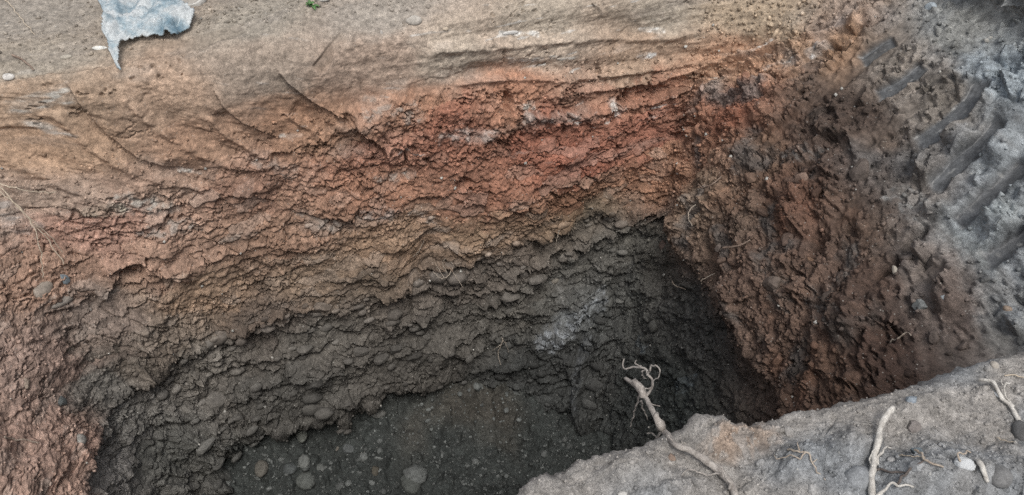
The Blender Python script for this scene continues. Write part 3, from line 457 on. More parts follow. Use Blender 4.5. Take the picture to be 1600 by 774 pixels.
pA = sstep(-.02, .22, fbm(S*1.9, T*3.2, 3, 310)); pB = sstep(-.08, .16, fbm(S*2.6, T*4.0, 3, 311)); pC = sstep(-.05, .18, fbm(S*2.1, T*2.9, 3, 312))
patch = pA
# ledges that follow the beds, torn and discontinuous
tl = T + .16*fbm(S*1.3, T*1.0, 3, 350) + .03*wob3 + .06*wob2
lx = tl/.22 + 1.2*fbm(S*.7, T*.5, 2, 351); lf = lx-np.floor(lx)
ledge = sstep(0, .8, lf)*(1-sstep(.86, .97, lf))*sstep(-.05, .35, fbm(S*2.2, np.floor(lx)*1.7, 3, 352))
pits = sstep(.30, .38, fbm(S*22, T*26, 3, 360, .6)); pits2 = sstep(.33, .40, fbm(S*10, T*14, 3, 361, .6))
cr1 = (1-sstep(.02, .07, np.abs(fbm(S*5, T*8, 4, 362, .6))*2))*sstep(-.1, .15, fbm(S*4, T*5, 2, 363))
D = .07*fbm(S*1.1, T*1.1, 3, 1)*(1-.6*above) + .035*fbm(S*3.3, T*4, 3, 2)*(1-.5*above)*(1-.55*scrape)
D += shing*(1-.5*left)*((.036+.034*gravel)*sh1*(.2+.8*pA)*(1-.6*redb) + (.020+.018*gravel)*sh2*(.1+.9*pB)*(1-.5*redb) + .012*sh3*pC)
D -= shing*(1-.4*left)*(.030*gp1*pA + .024*gp2*pB*(.4+.6*pA) + .014*gp3*pC)*(1-.5*redb)
D += shing*(1-redb)*(.026+.045*gravel)*ledge
D += shing*gravel*(.055*do0*sstep(.35, .8, td0) + .030*do1*sstep(.55, .9, td1) + .022*do2*sstep(.5, .9, td2)+.010*do3*pC)
D += shing*(1-gravel)*(1-pB)*(.016*do2*sstep(.5, .9, td2) + .008*do3*pC) + shing*(.010+.02*(1-pB))*crum
D += left*(1-gravel)*(.012*do2*td1 + .008*do3 + .02*crum)
D += redb*(.016*do2*td1 + .010*do3 + .04*crum + .026*fa2*fe2*pA)
D -= redb*.05*sstep(.36, .44, fbm(S*15, T*6.5, 3, 340))*sstep(-.1, .15, fbm(S*2.3, T*4, 2, 341))   # torn pits, taller than wide
D += clod*(.035*do0*sstep(.6, .9, td0) + .045*do1*sstep(.5, .9, td1) + .026*fa1*sstep(.6, .8, ft1) + .018*fa2*pB + .026*do2*sstep(.35, .9, td2) + .013*do3 + .045*crum)
D += right*gravel*(.03*do1*td2 + .022*do2*td1 + .012*do3 + .016*sh2 + .03*crum + .02*ledge)
D += spoil*(.065*fa1*sstep(.5, .75, ft1)*pA + .032*fa2*sstep(.35, .7, ft2)*pB + .010*do3*td1 + .05*crum*(.25+pA))
D -= (shing*.55+clod+redb*.9+spoil*.6*pA)*(.026*pits*(.2+.8*pC) + .042*pits2*(.25+.75*pB))
D -= (shing+clod*.8+redb*.6)*.026*cr1*(.3+.7*pB)
D += np.exp(-((RR-4.8)/.6)**2)*(.09*fbm(S*1.7+5, T*1.2, 3, 373))*(1-.5*left)
D += (.004+.007*clod+.005*shing+.006*redb+.005*spoil+.003*above)*fin
# bucket streaks, pressed flakes and small tears on the scraped face
bend = np.interp(CI, [3, 4.5, 5.8, 6.6, 8, 9], [.5, .45, .2, 0, -.06, -.35])
dipT = np.r_[0, np.cumsum(.5*(bend[1:]+bend[:-1])*np.diff(S[ir(3.0)]))].astype(f32)[None]      # how far the sweep has dipped along the face
strk = fbm(S*1.8, (T-dipT)*42, 3, 320, .6)
fl = fbm(S*7+T*3, T*16, 4, 322, .6)
D += scrape*(1-above)*((.0025+.001*sstep(6, 7, CC))*strk + .012*fbm(S*5, T*7, 4, 321, .6) + .014*np.clip(fl-.05, 0, .5))
D += scrape*(1-above)*.006*sstep(.0, .12, fbm(S*3, (T-dipT)*8, 4, 324))*sstep(-.1, .2, fbm(S*2.2, T*3, 2, 327))
D -= scrape*(1-above)*(.016*pits*sstep(.1, .35, fbm(S*1.7, T*3, 2, 325)) + .010*cr1*sstep(.15, .4, fbm(S*2.1, T*2.6, 2, 326)))
D += above*(.014*fbm(S*5, T*5, 5, 330, .6) + .022*crum*sstep(-.1, .3, fbm(S*1.8, T*1.8, 2, 331))+.007*do2*(td1 > .6)+.005*do3*(td2 > .5))

# --- strata colour: anchors spread over the face by inverse distance, read through warped coordinates
AN = np.array(ANCHORS)
as_ = np.array([st(c, r) for c, r in AN[:, :2]])
gs_ = np.arange(-6, 6.001, .025); gt_ = np.arange(-3, 5.001, .02)
GSm, GTm = np.meshgrid(gs_, gt_)
num = 0; den = 0
for (a_s, a_t), rgb in zip(as_, AN[:, 2:]):
    wgt = 1/((GSm-a_s)**2 + ((GTm-a_t)*1.45)**2 + .0012)**2
    num = num + wgt[..., None]*rgb; den = den + wgt
CG = (num/den[..., None]).astype(f32)
qs = np.clip((S + .10*fbm(S*3.1, T*3.1, 4, 401) + .03*wob3 + .08*(tn1-.5)*shing + 6)/.025, 0, len(gs_)-1.01); qt = np.clip((T + .075*fbm(S*2.6, T*5.0, 4, 402) + .035*wob3 + (.10*(tn1-.5)+.06*(tn2-.5))*shing + .06*(ft1-.5)*clod + 3)/.02, 0, len(gt_)-1.01)
xi = qs.astype(int); yi = qt.astype(int); fx = (qs-xi)[..., None]; fy = (qt-yi)[..., None]
colr = (CG[yi, xi]*(1-fx)+CG[yi, xi+1]*fx)*(1-fy) + (CG[yi+1, xi]*(1-fx)+CG[yi+1, xi+1]*fx)*fy
LW = np.array([.3, .6, .1], f32)
speck = rng.uniform(-1, 1, S.shape).astype(f32)
vary = 1 + .22*fbm(S*.9, (T+.03*wob2)*13, 4, 415)*(1-above) + .16*speck + .13*strk*scrape*(1-above) - .12*ledge*0 + shing*(.16*(tn1-.5)+.24*(tn2-.5)+.26*(tn3-.5)) + (clod+spoil)*(.3*(ft1-.5)+.3*(ft2-.5)) + .2*(td3-.5) + .16*fbm(S*5, T*8, 4, 410) + .16*fin
colr = colr*np.clip(vary, .45, 1.7)[..., None]
def blend(m, c):
    global colr
    colr = colr*(1-m[..., None]) + m[..., None]*c
# grey clayey flakes among the brown, rusty and ochre blotches, blue-grey sand
greyf = (shing*sstep(.70, .95, tn2)*.3*(1-.6*redb) + .35*sstep(.15, .45, fbm(S*2.1, T*6, 5, 411)))*(1-gravel)*(1-clod)
blend(greyf, (colr @ LW)[..., None]*np.array([1.2, 1.06, .94], f32))
blend(clod*sstep(.1, .5, fbm(S*3.3, T*3.3, 4, 412))*.6, colr*np.array([1.16, .94, .82], f32))
blend(clod*sstep(.05, .4, fbm(S*4.3, T*4.3, 4, 414))*.7, (colr @ LW)[..., None]*np.array([1.0, .98, .95], f32)*.8)
blend(sstep(4.75, 5.7, rW+.25*wob2)*(1-.7*right)*.5, (colr @ LW)[..., None]*np.array([1.03, 1.0, .94], f32)*.92)      # the cobble bed is grey, whatever lies above it
blend(spoil*sstep(.0, .45, fbm(S*2.4, T*2.4, 3, 413))*.6, (colr @ LW)[..., None]*np.array([.95, 1.03, 1.1], f32))
rough = np.full(S.shape, .92, f32); grain = (1-.4*scrape).astype(f32)

# --- local features
def window(pts, pad):
    lo = pts.min(0)-pad; hi = pts.max(0)+pad
    m = (S > lo[0]) & (S < hi[0]) & (T > lo[1]) & (T < hi[1])
    i = np.flatnonzero(m.any(1)); j = np.flatnonzero(m.any(0))
    return np.s_[i[0]:i[-1]+1, j[0]:j[-1]+1]
def poly_dist(pts, w_, jit=1.):
    """distance, side and run fraction of the wall points in window w_ to a polyline in (S, T)"""
    s = S[w_]+jit*(.012*wob2[w_]+.006*wob3[w_]); t = T[w_]+jit*.012*wob3[w_]
    L = np.r_[0, np.cumsum(np.linalg.norm(np.diff(pts, axis=0), axis=1))]
    bd = np.full(s.shape, 9., f32); bs = np.zeros(s.shape, f32); br = bs.copy()
    for k in range(len(pts)-1):
        p, q = pts[k], pts[k+1]; e = q-p; l2 = e @ e
        u = np.clip(((s-p[0])*e[0]+(t-p[1])*e[1])/l2, 0, 1)
        dx = s-p[0]-u*e[0]; dy = t-p[1]-u*e[1]; d = np.hypot(dx, dy)
        mm = d < bd
        bd = np.where(mm, d, bd); bs = np.where(mm, np.sign(e[0]*dy-e[1]*dx), bs); br = np.where(mm, (L[k]+u*(L[k+1]-L[k]))/L[-1], br)
    return bd, bs, br
def smooth_line(pts):
    pts = np.array(pts, float)
    if len(pts) < 3: return pts
    x = np.linspace(0, len(pts)-1, 4*(len(pts)-1)+1)
    return cr_matrix(np.arange(len(pts)), x) @ pts
for c, r, es, et, h in BUMPS:
    p = np.array([st(c, r)]); w_ = window(p, max(es, et)*2.2)
    q = np.hypot((S[w_]-p[0, 0])/es + .6*wob2[w_], (T[w_]-p[0, 1])/et + .5*wob2[w_] + .4*wob[w_])
    D[w_] += h*(1-sstep(.35, 1.15, q))
for pts, h, dec in STEPS:
    pl = smooth_line([st(*p) for p in pts]); w_ = window(pl, dec*2.2)
    d, sd_, run = poly_dist(pl, w_)
    ends = sstep(0, .15, run)*(1-sstep(.8, 1, run))*(.75+.5*wob2[w_])
    D[w_] += ends*abs(h)*np.where(sd_*np.sign(h) > 0, np.exp(-d/dec*1.6), -.55*np.exp(-d/(dec*.25)))
for pts, hw, dep, kind in GROOVES:
    pl = smooth_line([st(*p) for p in pts]); w_ = window(pl, hw*2.5)
    d, sd_, run = poly_dist(pl, w_, 0. if kind == 1 else 1.)
    ends = sstep(0, .10, run+.05*wob3[w_])*(1-sstep(.9, 1, run+.05*wob3[w_]))
    x = d/hw + (.3*wob3[w_] + .25*wob2[w_] if kind != 1 else .10*wob3[w_])
    if kind == 2:
        D[w_] -= dep*np.exp(-(d/hw)**2*1.5)*ends
        D[w_] += dep*.9*np.exp(-((d-hw*1.1)/(hw*.3))**2)*ends*(sd_ > 0)*(1+wob3[w_])
    else:
        m = (1-sstep(.7, 1.05, x))*ends*(1 if kind == 1 else (1-.8*sstep(.38, .5, fbm(S[w_]*5, T[w_]*5, 3, 61))))
        D[w_] = D[w_]*(1-m*(.97 if kind == 1 else .55)) + m*(kind)*(.02*fbm(S[w_]*1.2, T[w_]*1.2, 2, 62) - dep*(1-.35*np.clip(x, 0, 1)**2)) + kind*.010*np.exp(-((x-1.15)/.2)**2)*ends*(x > .9)*(1+1.5*wob3[w_])
        if kind == 1: D[w_] += m*.0016*perlin(d*sd_*110, run*2, 63)
        tone = (1+.5*fbm(d*sd_*130, run*2, 3, 64))[..., None] if kind == 1 else 1.
        c0 = np.array([.10, .104, .108], f32) if kind == 1 else colr[w_]*np.array([.86, .84, .82], f32)
        colr[w_] = colr[w_]*(1-m[..., None]) + m[..., None]*c0*tone
        ch = (m*sstep(.38, .46, fbm(d*sd_*70, run*5, 2, 66)))[..., None]*.6*kind        # pale scratches along the mark
        colr[w_] = colr[w_]*(1-ch) + ch*np.array([.34, .34, .33], f32)
        rough[w_] = rough[w_]*(1-m) + m*(.32 if kind == 1 else .8); grain[w_] *= 1-.85*m
for c, r, es, et, dep in HOLES:
    p = np.array([st(c, r)]); w_ = window(p, max(es, et)*2)
    q = np.hypot((S[w_]-p[0, 0])/es + .6*wob2[w_] + .3*wob3[w_], (T[w_]-p[0, 1])/et + .6*wob3[w_])
    D[w_] -= dep*(1-sstep(.45, 1.25, q))
for pts, hw, rgb, am in SMEARS:                         # grey clay, pale lime and ash smeared over the face
    pl = smooth_line([st(*p) for p in pts]); w_ = window(pl, hw*2.5)
    d, sd_, run = poly_dist(pl, w_)
    m = .85*am*(1-sstep(.45, 1.15, d/hw + .9*wob2[w_] + .9*wob3[w_]))*(.25+.75*sstep(-.05, .2, fbm(S[w_]*17, T[w_]*30, 3, 68)))
    colr[w_] = colr[w_]*(1-m[..., None]) + m[..., None]*np.array(rgb, f32)*(1+.25*speck[w_])[..., None]
# white mineral smears and crumbs on the upper face
wh = (scrape+redb)*(1-above)*sstep(.34, .44, fbm(S*5, (T-dipT)*34, 3, 501))*sstep(-.05, .25, fbm(S*1.4, T*2.1, 2, 502))*sstep(4.5, 6, CC)
blend(.8*wh, np.array([.5, .48, .45], f32))

PW = BW + NB*D[..., None]
PW[..., 2] += np.exp(-((RR-5.2)/.7)**2)*(.10*fbm(S*1.9, T*.6, 2, 371)+.05*fbm(S*6, T*2, 3, 372))*(1-.4*left)   # the lip wanders up and down
PW[..., 2] -= shing*np.clip(.5*(.03*sh1+.02*sh2), 0, .05)      # flakes hang a little over what lies below
NW = grid_normals(PW)
if (NW*NB).sum() < 0: NW = -NW
surf = np.stack([rough, np.clip(grain, 0.05, 1), np.zeros_like(rough)], -1)
def piece(name, c0, c1, r0, r1):
    a, b_, c, d = ic(c0), ic(c1)+1, ir(r0), ir(r1)+1
    sl = np.s_[c:d, a:b_]
    return grid_object(name, PW[sl][:, ::-1], NW[sl][:, ::-1], colr[sl][:, ::-1], surf[sl][:, ::-1], SOIL)
ground = piece('ground', 0, 12, 0, 2)
wall_left = piece('pit_wall_left', 0, 3, 2, 10)
wall_far = piece('pit_wall_far', 3, 8, 2, 10)
wall_right = piece('pit_wall_right', 8, 12, 2, 10)

# ---------------------------------------------------------------- pit floor
fa = np.r_[np.linspace(-1.6, -1.3, 8, endpoint=False), np.linspace(-1.3, 1.7, 420, endpoint=False), np.linspace(1.7, 2.4, 30)]; fn = np.r_[np.linspace(.6, 2.2, 50, endpoint=False), np.linspace(2.2, 3.65, 210), 3.8]
FA, FN = np.meshgrid(fa, fn); FA = FA.astype(np.float32); FN = FN.astype(np.float32)
f1, f2, r1, r2, ox, oy = worley(FA/.09+.3*fbm(FA*9, FN*9, 2, 71), FN/.09, 72)
g1, g2, q1, q2, ox, oy = worley(FA/.035, FN/.035, 73)
FZ = -2.73 - .06*sstep(.4, 1.6, FA) + .09*fbm(FA*1.5, FN*1.5, 4, 70) + (.24+.2*fbm(FA*2.1, FN*2.1, 3, 78))*sstep(2.95, 3.55, FN) + (.25+.2*fbm(FA*2.3, FN*2.3, 3, 79))*sstep(-.65, -1.1, FA) + .055*fbm(FA*5, FN*5, 5, 77, .62) + .045*np.sqrt(np.clip(1-(f1*1.3)**2, 0, 1))*r1*(r1 > .45) \
     + .018*np.sqrt(np.clip(1-(g1*1.2)**2, 0, 1))*q1 + .012*fbm(FA*25, FN*25, 3, 74)
FP = world(FA, FN, FZ); FNn = grid_normals(FP)
if FNn[..., 2].mean() < 0: FNn = -FNn
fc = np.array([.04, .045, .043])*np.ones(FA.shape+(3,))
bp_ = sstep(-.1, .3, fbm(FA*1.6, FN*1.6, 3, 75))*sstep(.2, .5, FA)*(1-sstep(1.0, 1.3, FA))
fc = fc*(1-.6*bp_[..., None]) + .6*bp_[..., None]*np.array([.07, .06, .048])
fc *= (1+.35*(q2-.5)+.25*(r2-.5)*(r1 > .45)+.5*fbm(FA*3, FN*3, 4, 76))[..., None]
pit_floor = grid_object('pit_floor', FP, FNn, fc, np.stack([np.full(FA.shape, .85), np.ones(FA.shape), np.zeros(FA.shape)], -1), SOIL)

# ---------------------------------------------------------------- near bank
be = np.array(BANK_EDGE)
ba = np.concatenate([np.linspace(-12, -.4, 40, endpoint=False), np.linspace(-.4, .25, 60, endpoint=False), np.linspace(.25, 2.2, 560, endpoint=False), np.linspace(2.3, 14, 50)])
edge_n = np.interp(ba, np.r_[-12, -1, -.1, be[:, 0], 3, 14], np.r_[.9, .93, .96, be[:, 1], .9, .9]) + .012*fbm(ba*14, ba*0, 3, 80)
back = np.concatenate([np.linspace(14, 1.2, 30, endpoint=False), np.linspace(1.2, .55, 30, endpoint=False), np.linspace(.55, .03, 190, endpoint=False)])
drop_o = np.array([.03, .024, .017, .01, .003, -.006, -.012, -.016, -.018, -.02, -.022]); drop_z = np.array([0, -.001, -.004, -.01, -.02, -.036, -.055, -.08, -.11, -.15, -.2])
low_z = np.linspace(-.23, -3.3, 50); low_o = -.02+.10*sstep(-.2, -1.2, low_z)
off = np.r_[back, drop_o, low_o]; zz = np.r_[np.zeros(len(back)), drop_z, low_z]
BA = np.broadcast_to(ba, (len(off), len(ba))).astype(np.float32); BN = (edge_n[None]-off[:, None]).astype(np.float32)
vv = np.where(zz < -.03, -zz, 0)[:, None]
BN2 = BN + vv                                           # unrolled coordinate for the noise
top = 1-sstep(0.0, .15, vv)
wA = BA+.03*fbm(BA*8, BN2*8, 2, 81); wN = BN2+.03*fbm(BA*8, BN2*8, 2, 82)
f1, f2, r1, r2, ox, oy = worley(wA/.11, wN/.11, 83); h1, h2, s1, s2, ox, oy = worley(wA/.045, wN/.045, 84); k1, k2, t1, t2, ox, oy = worley(wA/.017, wN/.017, 85)
dm = lambda f: np.sqrt(np.clip(1-(f*1.2)**2, 0, 1))
loose = sstep(-.15, .3, fbm(BA*2.6, BN2*3.2, 3, 86))
bcr = fbm(BA*9, BN2*11, 6, 90, .66)
BD = .022*fbm(BA*2.2, BN2*2.2, 3, 87) + .018*bcr*(.35+loose) + loose*(.024*dm(f1)*(r1 > .62)*r2 + .013*dm(h1)*s1*(s2 > .45)) + .005*dm(k1)*t1*(t2 > .45) + .0045*fbm(BA*55, BN2*55, 3, 89, .7)
for la, ln, es, et, h in BANK_LUMPS:
    q = np.hypot((BA-la)/es+.35*fbm(BA*12, BN2*12, 3, 91), (BN2-ln)/et+.35*fbm(BA*12, BN2*12, 3, 92))
    BD += h*(1-sstep(.3, 1.15, q))*(1+.3*fbm(BA*20, BN2*20, 2, 93))
far_bank = sstep(3, 1.2, off)[:, None] if False else 1
BP = world(BA, BN, np.broadcast_to(zz[:, None], BA.shape))
BNn = grid_normals(BP)
if BNn[10, :, 2].mean() < 0: BNn = -BNn
BP = BP + BNn*BD[..., None]
bnor = grid_normals(BP)
if bnor[10, :, 2].mean() < 0: bnor = -bnor
bc = np.array([.248, .235, .22])*np.ones(BA.shape+(3,))
bl = sstep(-.2, .35, fbm(BA*2.3+3, BN2*4, 3, 94)+.35*(sstep(.9, 1.5, BA)-.4)-.25*sstep(-.16, -.02, BN-edge_n[None]))
bc = bc*(1-.55*bl[..., None]) + .55*bl[..., None]*np.array([.17, .2, .23])
tn_ = sstep(.1, .5, fbm(BA*3.1, BN2*4.1, 3, 95))
bc = bc*(1-.4*tn_[..., None]) + .4*tn_[..., None]*np.array([.26, .235, .205])
for la, ln, es, et, h in BANK_LUMPS[2:3]:
    q = np.hypot((BA-la)/es+.5*fbm(BA*12, BN2*12, 3, 96), (BN2-ln)/et+.5*fbm(BA*14, BN2*14, 3, 97)); m = (1-sstep(.2, 1.2, q))*(.35+.65*(t1 > .4))
    bc = bc*(1-.8*m[..., None]) + .8*m[..., None]*np.array([.27, .2, .15])
bc *= (1+.25*fbm(BA*9, BN2*9, 5, 98, .65)+.22*(t2-.5)+.15*loose*(s1-.5))[..., None]
bsurf = np.stack([np.full(BA.shape, .95), np.ones(BA.shape), np.zeros(BA.shape)], -1)
near_bank = grid_object('near_bank', BP, bnor, bc, bsurf, SOIL)
print('terrain tris', sum(len(o.data.polygons)*2 for o in (ground, wall_left, wall_far, wall_right, pit_floor, near_bank)))
# ---------------------------------------------------------------- object helpers
def tag(o, label=None, cat=None, group=None, kind=None):
    for k, v in (('label', label), ('category', cat), ('group', group), ('kind', kind)):
        if v: o[k] = v
    return o
def mesh_object(name, verts, faces, mat, parent=None, smooth=True):
    me = bpy.data.meshes.new(name); me.from_pydata([tuple(v) for v in verts], [], [tuple(f) for f in faces])
    if smooth: me.polygons.foreach_set('use_smooth', [True]*len(me.polygons))
    me.materials.append(mat); me.update()
    o = bpy.data.objects.new(name, me); COL.objects.link(o)
    if parent is not None: o.parent = parent
    return o
def link_copy(name, me, matrix, parent=None, color=None):
    o = bpy.data.objects.new(name, me); COL.objects.link(o)
    if parent is not None: o.parent = parent
    o.matrix_world = matrix; o.matrix_basis = matrix
    if color is not None: o.color = (*color, 1)
    return o
def wall_at(c, r, lift=0.0):
    i, j = min(ir(r), len(RI)-1), min(ic(c), len(CI)-1)
    return Vector(PW[i, j] + NB[i, j]*lift), Vector(NB[i, j]), i, j
def bank_at(a, n, lift=0.0):
    j = int(np.argmin(np.abs(ba-a))); i = int(np.argmin(np.abs(edge_n[j]-off-n)[:len(back)+3]))
    return Vector(BP[i, j]) + Vector((0, 0, lift)), Vector(bnor[i, j]), i, j
def floor_at(a, n):
    j = int(np.argmin(np.abs(fa-a))); i = int(np.argmin(np.abs(fn-n)))
    return Vector(FP[i, j]), Vector(FNn[i, j]), i, j

# ---------------------------------------------------------------- object materials
def stone_material():
    m, nt, b = new_mat('stone'); L = nt.links.new
    oi = node(nt, 'ShaderNodeObjectInfo'); co = node(nt, 'ShaderNodeTexCoord')
    geo = node(nt, 'ShaderNodeNewGeometry')
    n1 = node(nt, 'ShaderNodeTexNoise', Scale=45.0, Detail=6.0, Roughness=.65); L(geo.outputs['Position'], n1.inputs['Vector'])
    n2 = node(nt, 'ShaderNodeTexNoise', Scale=260.0, Detail=3.0, Roughness=.7); L(geo.outputs['Position'], n2.inputs['Vector'])
    c1 = mix_rgb(nt, 'MULTIPLY', 1.0, oi.outputs['Color'], ramp(nt, n1.outputs['Fac'], [(.3, .62), (.7, 1.3)]))
    c2 = mix_rgb(nt, 'MULTIPLY', 1.0, c1, ramp(nt, n2.outputs['Fac'], [(.3, .75), (.72, 1.25)]))
    L(c2, b.inputs['Base Color']); b.inputs['Roughness'].default_value = .85; b.inputs['Specular IOR Level'].default_value = .3
    bp = node(nt, 'ShaderNodeBump', Strength=.4, Distance=.004); L(n2.outputs['Fac'], bp.inputs['Height']); L(bp.outputs[0], b.inputs['Normal'])
    return m
def wood_material(name, base, dark):
    m, nt, b = new_mat(name); L = nt.links.new
    co = node(nt, 'ShaderNodeTexCoord')
    n1 = node(nt, 'ShaderNodeTexNoise', Scale=55.0, Detail=6.0, Roughness=.7); L(co.outputs['Object'], n1.inputs['Vector'])
    n2 = node(nt, 'ShaderNodeTexNoise', Scale=320.0, Detail=3.0); L(co.outputs['Object'], n2.inputs['Vector'])
    r = ramp(nt, n1.outputs['Fac'], [(.32, dark), (.62, base)])
    L(mix_rgb(nt, 'MULTIPLY', 1.0, r, ramp(nt, n2.outputs['Fac'], [(.3, .8), (.7, 1.15)])), b.inputs['Base Color'])
    b.inputs['Roughness'].default_value = .85; b.inputs['Specular IOR Level'].default_value = .2
    bp = node(nt, 'ShaderNodeBump', Strength=.5, Distance=.003); L(n2.outputs['Fac'], bp.inputs['Height']); L(bp.outputs[0], b.inputs['Normal'])
    return m
STONE = stone_material()
WOOD = {'branch': wood_material('dusty_bark', (.40, .37, .34), (.17, .15, .135)), 'stick': wood_material('bleached_wood', (.58, .56, .52), (.29, .27, .245)),
        'twig': wood_material('dark_twig_bark', (.14, .12, .11), (.07, .06, .055)), 'root': wood_material('root_fibre', (.42, .37, .31), (.25, .2, .16)),
        'straw': wood_material('dry_straw', (.52, .45, .36), (.36, .3, .23)), 'wall_twig': wood_material('brown_twig_bark', (.27, .21, .17), (.14, .1, .08))}
def plain(name, col, rough=.8, var=.25, scale=60., col2=None):
    m, nt, b = new_mat(name); L = nt.links.new
    co = node(nt, 'ShaderNodeTexCoord'); n1 = node(nt, 'ShaderNodeTexNoise', Scale=scale, Detail=5.0, Roughness=.65); L(co.outputs['Object'], n1.inputs['Vector'])
    c2 = col2 or tuple(x*(1-var) for x in col)
    L(ramp(nt, n1.outputs['Fac'], [(.35, c2), (.65, col)]), b.inputs['Base Color']); b.inputs['Roughness'].default_value = rough
    bp = node(nt, 'ShaderNodeBump', Strength=.4, Distance=.004); L(n1.outputs['Fac'], bp.inputs['Height']); L(bp.outputs[0], b.inputs['Normal'])
    return m

# ---------------------------------------------------------------- stones
def stone_mesh(k, sub, angular):
    bm = bmesh.new(); bmesh.ops.create_icosphere(bm, subdivisions=sub, radius=.5)
    r = random.Random(k*13+5)
    pl = [(Vector((r.gauss(0, 1), r.gauss(0, 1), r.gauss(0, 1))).normalized(), .26+.16*r.random() if angular else .36+.1*r.random()) for _ in range(13 if angular else 4)]
    ph = [r.uniform(0, 6) for _ in range(6)]
    for v in bm.verts:
        p = v.co
        for nrm, d in pl:
            e = p.dot(nrm)-d
            if e > 0: p = p - nrm*e*(1.0 if angular else .55)
        p = p*(1+.06*math.sin(5*p.x+ph[0])*math.sin(6*p.y+ph[1])+.05*math.sin(9*p.z+ph[2]+3*p.x)+.03*r.uniform(-1, 1)*angular)
        v.co = p
    me = bpy.data.meshes.new('stone'); bm.to_mesh(me); bm.free()
    me.polygons.foreach_set('use_smooth', [not angular]*len(me.polygons)); me.materials.append(STONE)
    return me
COB = [stone_mesh(k, 2, False) for k in range(7)]; ANG = [stone_mesh(20+k, 2, True) for k in range(5)]
COBS = [stone_mesh(40+k, 1, False) for k in range(7)]
def stone_matrix(p, nrm, w_, h_, dep, up=Vector((0, 0, 1)), roll=0.):
    z = nrm.normalized(); x = up.cross(z)
    x = x.normalized() if x.length > .2 else Vector((1, 0, 0)); y = z.cross(x).normalized(); x = y.cross(z)
    R = Matrix((x, y, z)).transposed().to_4x4() @ Matrix.Rotation(roll, 4, 'Z')
    return Matrix.Translation(p) @ R @ Matrix.Diagonal((w_, h_, dep, 1))
CAMP = Vector((0, 0, 1.6))
for k, (label, where, u, v, w_, h_, col) in enumerate(STONES):
    if where == 'w': p, nr, i, j = wall_at(u, v)
    elif where == 'f': p, nr, i, j = floor_at(u, v); nr = Vector((0, 0, 1))
    else: p, nr, i, j = bank_at(u, v); nr = Vector((0, -.25, 1)).normalized()
    tocam = (CAMP-p).normalized()
    if where != 'w': h_ = h_/max(.45, abs(tocam.z)*.9)
    dep = min(w_, h_)*(.8 if where != 'f' else .75)
    ang = any(x in label for x in ('slate', 'slab', 'angular', 'wedge', 'crumb', 'chip', 'clod', 'flake', 'lump'))
    me = (ANG if ang else COB)[k % (5 if ang else 7)]
    if 'upright dark grey slate' in label: nr = Vector((.1, -.9, .35)).normalized(); dep = .025; p = p + Vector((0, 0, .012))
    # turn on the surface so that height on the face follows the slope, sunk by about a third
    up = Vector((CA, SA, 0)).cross(Vector((0, 0, 1))) if where != 'w' else Vector((0, 0, 1))
    mt = stone_matrix(p + nr*dep*((-.05 if v > 2.2 else .1) if where == 'w' else .05 if where == 'f' else -.12 if 'boulder' in label else .08), nr, w_*1.1, h_*1.1, dep, up=-up if where != 'w' else up, roll=random.uniform(-.25, .25))
    nm = 'clod' if 'clod' in label or 'lump' in label else 'pebble' if 'pebble' in label or 'crumb' in label else 'cobble' if 'cobble' in label else 'slate_stone' if 'slate' in label else 'stone'
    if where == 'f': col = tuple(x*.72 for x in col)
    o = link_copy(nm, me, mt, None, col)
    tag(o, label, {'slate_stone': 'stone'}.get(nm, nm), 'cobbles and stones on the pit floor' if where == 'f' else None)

# cobbles and flakes stuck in the faces: pieces of the wall, floor and bank
def local_col(i, j): return colr[i, j]
r2_ = random.Random(99)
count = 0
while count < 290:                                       # grey gravel bed of the far wall
    c = r2_.uniform(3.05, 7.95); r = r2_.uniform(5.0, 8.7) if r2_.random() < .8 else r2_.uniform(8.7, 9.7)
    p, nr, i, j = wall_at(c, r)
    if r2_.random() > .35+.65*float(patch[i, j]): continue
    w_ = r2_.lognormvariate(math.log(.068), .42); w_ = min(w_, .16); h_ = w_*r2_.uniform(.5, .85); dep = w_*r2_.uniform(.4, .7)
    base = np.clip(local_col(i, j)*r2_.uniform(.9, 1.4), 0, .6); g = base @ LW
    col = base*.75 + g*np.array([1.02, 1.0, .96])*.25
    link_copy('stone', (COBS if count % 3 else ANG)[count % 5], stone_matrix(p+nr*dep*.16, (nr+Vector((0, 0, r2_.uniform(-.3, .1)))).normalized(), w_, h_, dep, roll=r2_.uniform(-.4, .4)), wall_far, col); count += 1
for k in range(90):                                      # stones of the left and far brown clay
    c = r2_.uniform(2.0, 7.9); r = r2_.uniform(3.3, 5.0); p, nr, i, j = wall_at(c, r)
    w_ = r2_.uniform(.025, .06); col = np.clip(local_col(i, j)*r2_.uniform(.9, 1.25), 0, .6)
    link_copy('stone', (ANG if k % 2 else COBS)[k % 5], stone_matrix(p, nr, w_, w_*r2_.uniform(.45, .8), w_*.5, roll=r2_.uniform(-.5, .5)), wall_left if c < 3 else wall_far, col)
for k in range(170):                                     # clods and stones of the right end
    c = r2_.uniform(8.1, 10.8); r = r2_.uniform(2.6, 5.0) if k < 130 else r2_.uniform(5.2, 9.3); p, nr, i, j = wall_at(c, r)
    if rough[i, j] < .8: continue
    w_ = r2_.lognormvariate(math.log(.045), .4); col = np.clip(local_col(i, j)*r2_.uniform(.8, 1.25), 0, .6)
    link_copy('clod' if r < 5 else 'stone', ANG[k % 5] if r < 5 else COBS[k % 7], stone_matrix(p+nr*.004, nr, w_, w_*r2_.uniform(.6, .95), w_*r2_.uniform(.5, .8), roll=r2_.uniform(-3, 3)), wall_right, col)
